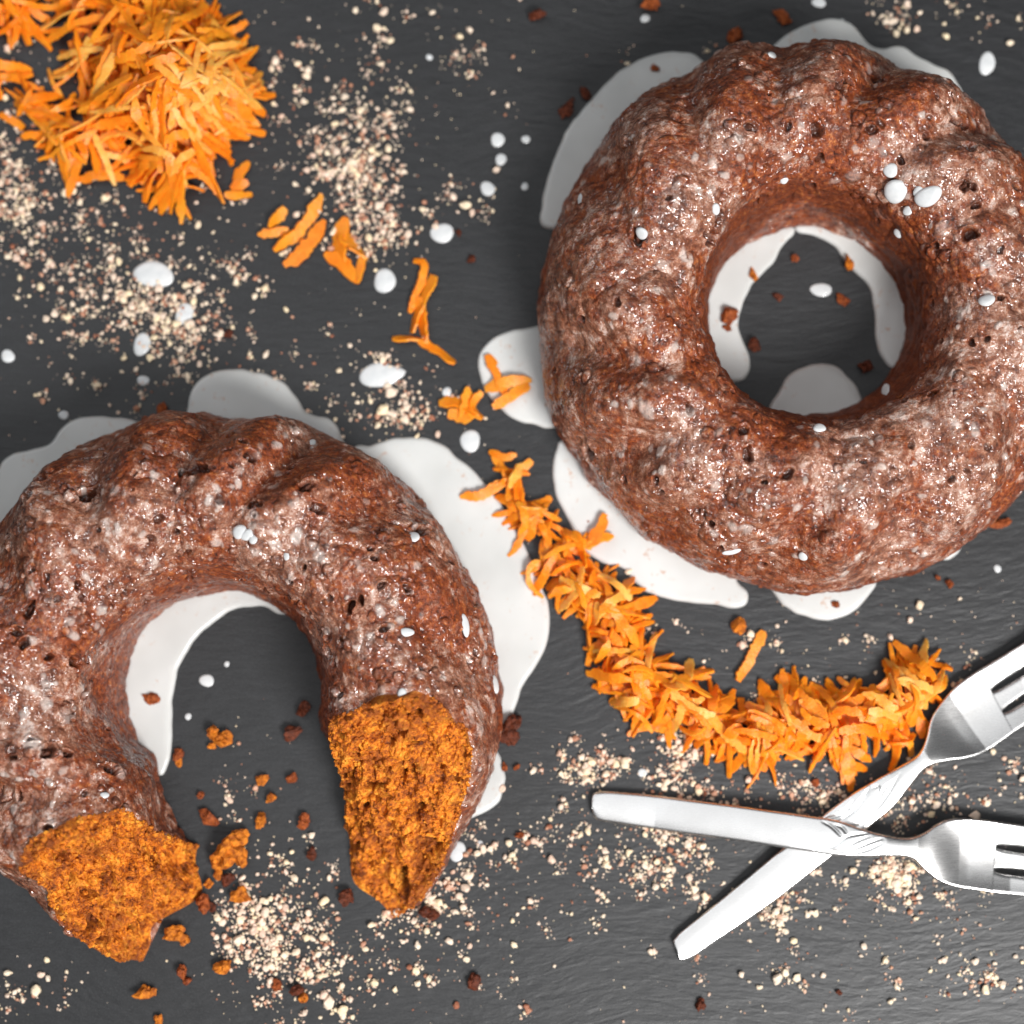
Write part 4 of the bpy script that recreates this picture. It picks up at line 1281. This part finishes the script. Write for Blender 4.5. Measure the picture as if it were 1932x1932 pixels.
for key, (blobs, n_top, n_low) in HEAPS.items():
    wts = np.array([b[2] ** 2 for b in blobs], float)
    if key == "pile":
        wts[[1, 3, 6, 7, 8]] *= 0.62
    wts /= wts.sum()
    for q in range(n_top + n_low):
        top = q >= n_low
        bi = int(r2.choice(len(blobs), p=wts))
        b = blobs[bi]
        if not top and q < n_low:
            rr_, lay = b[2] * 0.97 * math.sqrt(r2.random()), r2.uniform(0.15, 0.8)
        else:
            rr_, lay = b[2] * 0.92 * math.sqrt(r2.random()), r2.uniform(0.85, 1.08)
        an = r2.uniform(0, 6.283)
        x0, y0 = b[0] + rr_ * math.cos(an), b[1] + rr_ * math.sin(an)
        Lp = (r2.uniform(50, 130) if key == "pile" else r2.uniform(42, 105)) * min(1.0, b[2] / 50 + 0.25)
        if r2.random() < 0.55 and rr_ > 0.55 * b[2]:
            dr = an + r2.normal() * 0.5
        else:
            dr = r2.uniform(0, 6.283)
        cv = r2.normal() * 0.55 / Lp * 1.2
        pts = []
        x, y = x0 - math.cos(dr) * Lp / 2, y0 - math.sin(dr) * Lp / 2
        nseg = 6
        for k in range(nseg):
            h = heap_h(blobs, x, y)
            z = lay * h + 0.0011 + (0.0012 * math.sin(k / 5 * math.pi) * r2.uniform(0, 1.6))
            w_ = W(x, y, 0)
            pts.append([w_[0], w_[1], z])
            x += math.cos(dr) * Lp / (nseg - 1)
            y += math.sin(dr) * Lp / (nseg - 1)
            dr += cv * Lp / (nseg - 1)
        pts = np.array(pts)
        # stiff strips do not follow every dip
        pts[:, 2] = 0.5 * pts[:, 2] + 0.5 * np.interp(np.arange(nseg), [0, (nseg - 1) / 2, nseg - 1], [pts[0, 2], pts[2:4, 2].max(), pts[-1, 2]])
        wd = (8 + 13 * r2.random() ** 1.2) * PXM
        th = r2.uniform(0.0006, 0.0012)
        pale = (x0 > 330 and y0 > 110 and key == "pile" and r2.random() < 0.6) or r2.random() < 0.2
        if top:
            lab = ("long " if Lp > 85 else "short " if Lp < 62 else "") + ("pale " if pale else "deep ") + "orange carrot shred " + LAB[key][bi]
            add_shred(pts, wd, th, q * 3 + len(key), lab, lab.replace("shred", "shreds"), M_CARROT_PALE if pale else M_CARROT)
        else:
            V, F = shred_geo(pts, wd, th, q * 3 + len(key))
            V[:, 2] = np.maximum(V[:, 2], 0.00002)
            SV.append(V)
            SF.append(F + sv)
            sv += len(V)
me = mesh_np("grated_carrot", np.vstack(SV), np.vstack(SF), True)
me.set_sharp_from_angle(angle=R_(48))
tag(link("grated_carrot", me, M_CARROT), "mass of grated orange carrot inside the pile and the trail", "grated carrot", kind="stuff")


# ------------------------------------------------------------------ forks
def resample(c, t):
    c = np.asarray(c, float)
    d = catmull(c, 400)
    s = np.r_[0, np.cumsum(np.linalg.norm(np.diff(d, axis=0), axis=1))]
    s /= s[-1]
    return np.stack([np.interp(t, s, d[:, 0]), np.interp(t, s, d[:, 1])], 1)


def build_fork(label, stations, slots, zfun, grooves, tine_dir, tine_len):
    """stations: list of (ax, ay, bx, by) edge pairs in picture pixels at the fork's own height.
    slots: (root station parameter). Returns root empty with handle, head and tines."""
    st = np.array(stations, float)
    nS = 760
    A = catmull(np.c_[st, np.linspace(0, 10, len(st))], nS)
    EA, EB = A[:, :2], A[:, 2:4]
    mid = (EA + EB) / 2
    s = np.r_[0, np.cumsum(np.linalg.norm(np.diff(mid, axis=0), axis=1))]
    n_neck = int(np.argmin(np.abs(s - zfun["neck"])))
    root = bpy.data.objects.new("fork", None)
    COL.objects.link(root)
    base = W(*mid[len(mid) // 3], 0)
    root.location = base
    tag(root, label, "fork", "crossed steel forks")

    def zc(sv):
        return np.interp(sv, *zfun["z"])

    def loft(name, ea, eb, sv, M, dome, thick, cap0, cap1, dish=0.0, tfull=None, groove=True):
        """ea, eb (n,2) px edges; sv arclength; tfull = (ta,tb) position across the whole head for the dish"""
        n = len(ea)
        t = (1 - np.cos(np.linspace(0, math.pi, M))) / 2
        V = np.zeros((n, 2 * M, 3))
        for i in range(n):
            z0 = zc(sv[i])
            wa, wb = W(*ea[i], z0), W(*eb[i], z0)
            wdt = np.linalg.norm(wb - wa)
            P = wa[None] * (1 - t)[:, None] + wb[None] * t[:, None]
            e = np.minimum(t, 1 - t) * wdt
            edge = np.clip(e / 0.0009, 0, 1)
            prof = np.sqrt(np.clip(1 - (1 - edge) ** 2, 0, 1)) * thick * 0.45
            zz = prof
            if tfull is not None:
                tt = tfull[i][0] * (1 - t) + tfull[i][1] * t
            else:
                tt = t
            zz = zz + dome * (1 - (2 * tt - 1) ** 2) - dish * zfun["dish"](sv[i]) * (1 - (2 * tt - 1) ** 2)
            top = P.copy()
            top[:, 2] = z0 + zz
            bot = P.copy()
            bot[:, 2] = z0 - thick + thick * 0.45 - prof - dish * zfun["dish"](sv[i]) * (1 - (2 * tt - 1) ** 2)
            V[i, :M] = top
            V[i, M:] = bot[::-1]
        if groove:
            gx, gy = PX(V[:, :M])
            dep = np.zeros(gx.shape)
            for g in grooves:
                c = catmull(np.array(g, float), 50)
                dm = np.full(gx.shape, 1e9)
                tp = np.zeros(gx.shape)
                for k, p in enumerate(c):
                    dd = (gx - p[0]) ** 2 + (gy - p[1]) ** 2
                    b = dd < dm
                    dm[b] = dd[b]
                    tp[b] = math.sin(math.pi * (k + 1) / 52)
                dep = np.maximum(dep, np.exp(-dm / (3.0 ** 2)) * (0.25 + 0.75 * tp))
            V[:, :M, 2] -= 0.00038 * dep
        K = 2 * M
        a0 = (np.arange(n - 1)[:, None] * K + np.arange(K)).ravel()
        a1 = (np.arange(n - 1)[:, None] * K + (np.arange(K) + 1) % K).ravel()
        F = np.stack([a0, a1, a1 + K, a0 + K], 1)
        for do, base_i in ((cap0, 0), (cap1, (n - 1) * K)):
            if do:
                k = np.arange(M - 1)
                F = np.vstack([F, np.stack([base_i + k, base_i + k + 1, base_i + K - 2 - k, base_i + K - 1 - k], 1)])
        # orientation lengthwise for the brushed grain
        Vw = V.reshape(-1, 3) - base
        me = mesh_np(name, Vw, F, True)
        link(name, me, M_STEEL, root)
        return me

    TH = 0.0017
    loft("handle", EA[:n_neck + 1], EB[:n_neck + 1], s[:n_neck + 1], 64, 0.0006, TH, True, False)
    hs = slice(n_neck, len(s))
    loft("head", EA[hs], EB[hs], s[hs], 64, 0.0006, TH, False, True, dish=1.0)
    # three tines: two slots widening from rounded roots
    e0, e1 = EA[-1], EB[-1]
    d = np.array(tine_dir, float)
    d /= np.linalg.norm(d)
    s_end = s[-1]
    wfull = np.linalg.norm(e1 - e0)
    nT = 120
    tt = np.linspace(0, 1, nT) ** 1.35
    for k in range(3):
        ea, eb, tf = [], [], []
        for u in tt:
            L = u * tine_len
            c0 = e0 + d * L
            c1 = e1 + d * L
            sh = np.clip(1 - 0.10 * u, 0, 1)
            m = (c0 + c1) / 2
            c0 = m + (c0 - m) * sh
            c1 = m + (c1 - m) * sh
            slot = min(1.0, math.sqrt(max(0.0, 1 - max(0, 1 - L / 26.0) ** 2))) * (0.075 + 0.045 * min(1, L / 100.0)) if L > 0 else 0.0
            lo = [0, 0.355, 0.685][k] + (slot / 2 if k else 0)
            hi = [0.355, 0.685, 1.0][k] - (slot / 2 if k < 2 else 0)
            tip = 1 - 0.75 * sstep(u, 0.86, 1.0)
            mc, hw = (lo + hi) / 2, (hi - lo) / 2 * tip
            lo, hi = mc - hw, mc + hw
            ea.append(c0 * (1 - lo) + c1 * lo)
            eb.append(c0 * (1 - hi) + c1 * hi)
            tf.append((lo, hi))
        loft("tine", np.array(ea), np.array(eb), s_end + tt * tine_len, 14, 0.0006, TH, True, True, dish=1.0, tfull=tf, groove=False)
    return root


# lower fork: from the bottom left up to the right
stB = [(1274, 1783, 1284, 1813), (1270, 1776, 1292, 1812), (1275, 1768, 1312, 1803), (1288, 1755, 1340, 1783), (1350, 1706, 1400, 1743), (1420, 1648, 1468, 1695), (1480, 1598, 1528, 1648),
       (1525, 1562, 1580, 1608), (1562, 1532, 1612, 1585), (1605, 1500, 1645, 1556), (1650, 1473, 1682, 1526), (1690, 1450, 1715, 1487), (1715, 1436, 1733, 1464), (1732, 1424, 1748, 1449), (1742, 1408, 1766, 1441), (1749, 1388, 1790, 1435),
       (1757, 1356, 1818, 1431), (1774, 1328, 1845, 1424), (1800, 1298, 1872, 1410), (1830, 1275, 1895, 1394), (1850, 1262, 1912, 1382)]
grB = [[(1558, 1545), (1590, 1535), (1610, 1512)], [(1580, 1552), (1610, 1530), (1632, 1500), (1645, 1478)], [(1600, 1562), (1630, 1552), (1650, 1515), (1658, 1485), (1640, 1490)],
       [(1628, 1553), (1655, 1520), (1668, 1490), (1690, 1470)], [(1640, 1545), (1670, 1505), (1698, 1460)], [(1590, 1500 + 30), (1615, 1520), (1640, 1492)]]
forkB = build_fork("lower steel dessert fork, handle end at the bottom, pointing to the upper right", stB, None,
                   dict(neck=560, z=([0, 120, 330, 520, 600, 700, 830, 1000], [0.0022, 0.0028, 0.0048, 0.0075, 0.0072, 0.0050, 0.0042, 0.0075]),
                        dish=lambda s: 0.0022 * sstep(s, 590, 680)), grB, (0.845, -0.535), 300)
# upper fork: handle level, lying across the other
stA = [(1117, 1508, 1117, 1530), (1119, 1499, 1121, 1541), (1130, 1494, 1132, 1548), (1160, 1494, 1162, 1553), (1230, 1500, 1226, 1563), (1300, 1509, 1293, 1573), (1380, 1519, 1370, 1583), (1460, 1530, 1450, 1595),
       (1530, 1540, 1522, 1606), (1580, 1548, 1572, 1614), (1630, 1565, 1625, 1617), (1675, 1577, 1672, 1616), (1708, 1581, 1706, 1617), (1728, 1578, 1726, 1624), (1748, 1569, 1742, 1640), (1768, 1555, 1762, 1656), (1790, 1546, 1785, 1668),
       (1820, 1544, 1812, 1675), (1850, 1546, 1840, 1679), (1884, 1550, 1872, 1684)]
grA = [[(1538, 1602), (1570, 1598), (1600, 1578), (1640, 1572)], [(1548, 1604), (1585, 1604), (1615, 1588), (1640, 1578)], [(1572, 1608), (1610, 1602), (1640, 1590), (1665, 1582)],
       [(1552, 1550), (1570, 1560), (1590, 1580)], [(1575, 1556), (1590, 1562), (1600, 1576)], [(1600, 1612), (1635, 1604), (1662, 1592)]]
forkA = build_fork("upper steel dessert fork with level handle lying across the other fork", stA, None,
                   dict(neck=610, z=([0, 120, 380, 470, 560, 620, 700, 800, 1000], [0.0022, 0.0036, 0.0092, 0.0106, 0.0112, 0.0105, 0.0080, 0.0065, 0.0085]),
                        dish=lambda s: 0.0022 * sstep(s, 640, 720)), grA, (1, 0.125), 300)
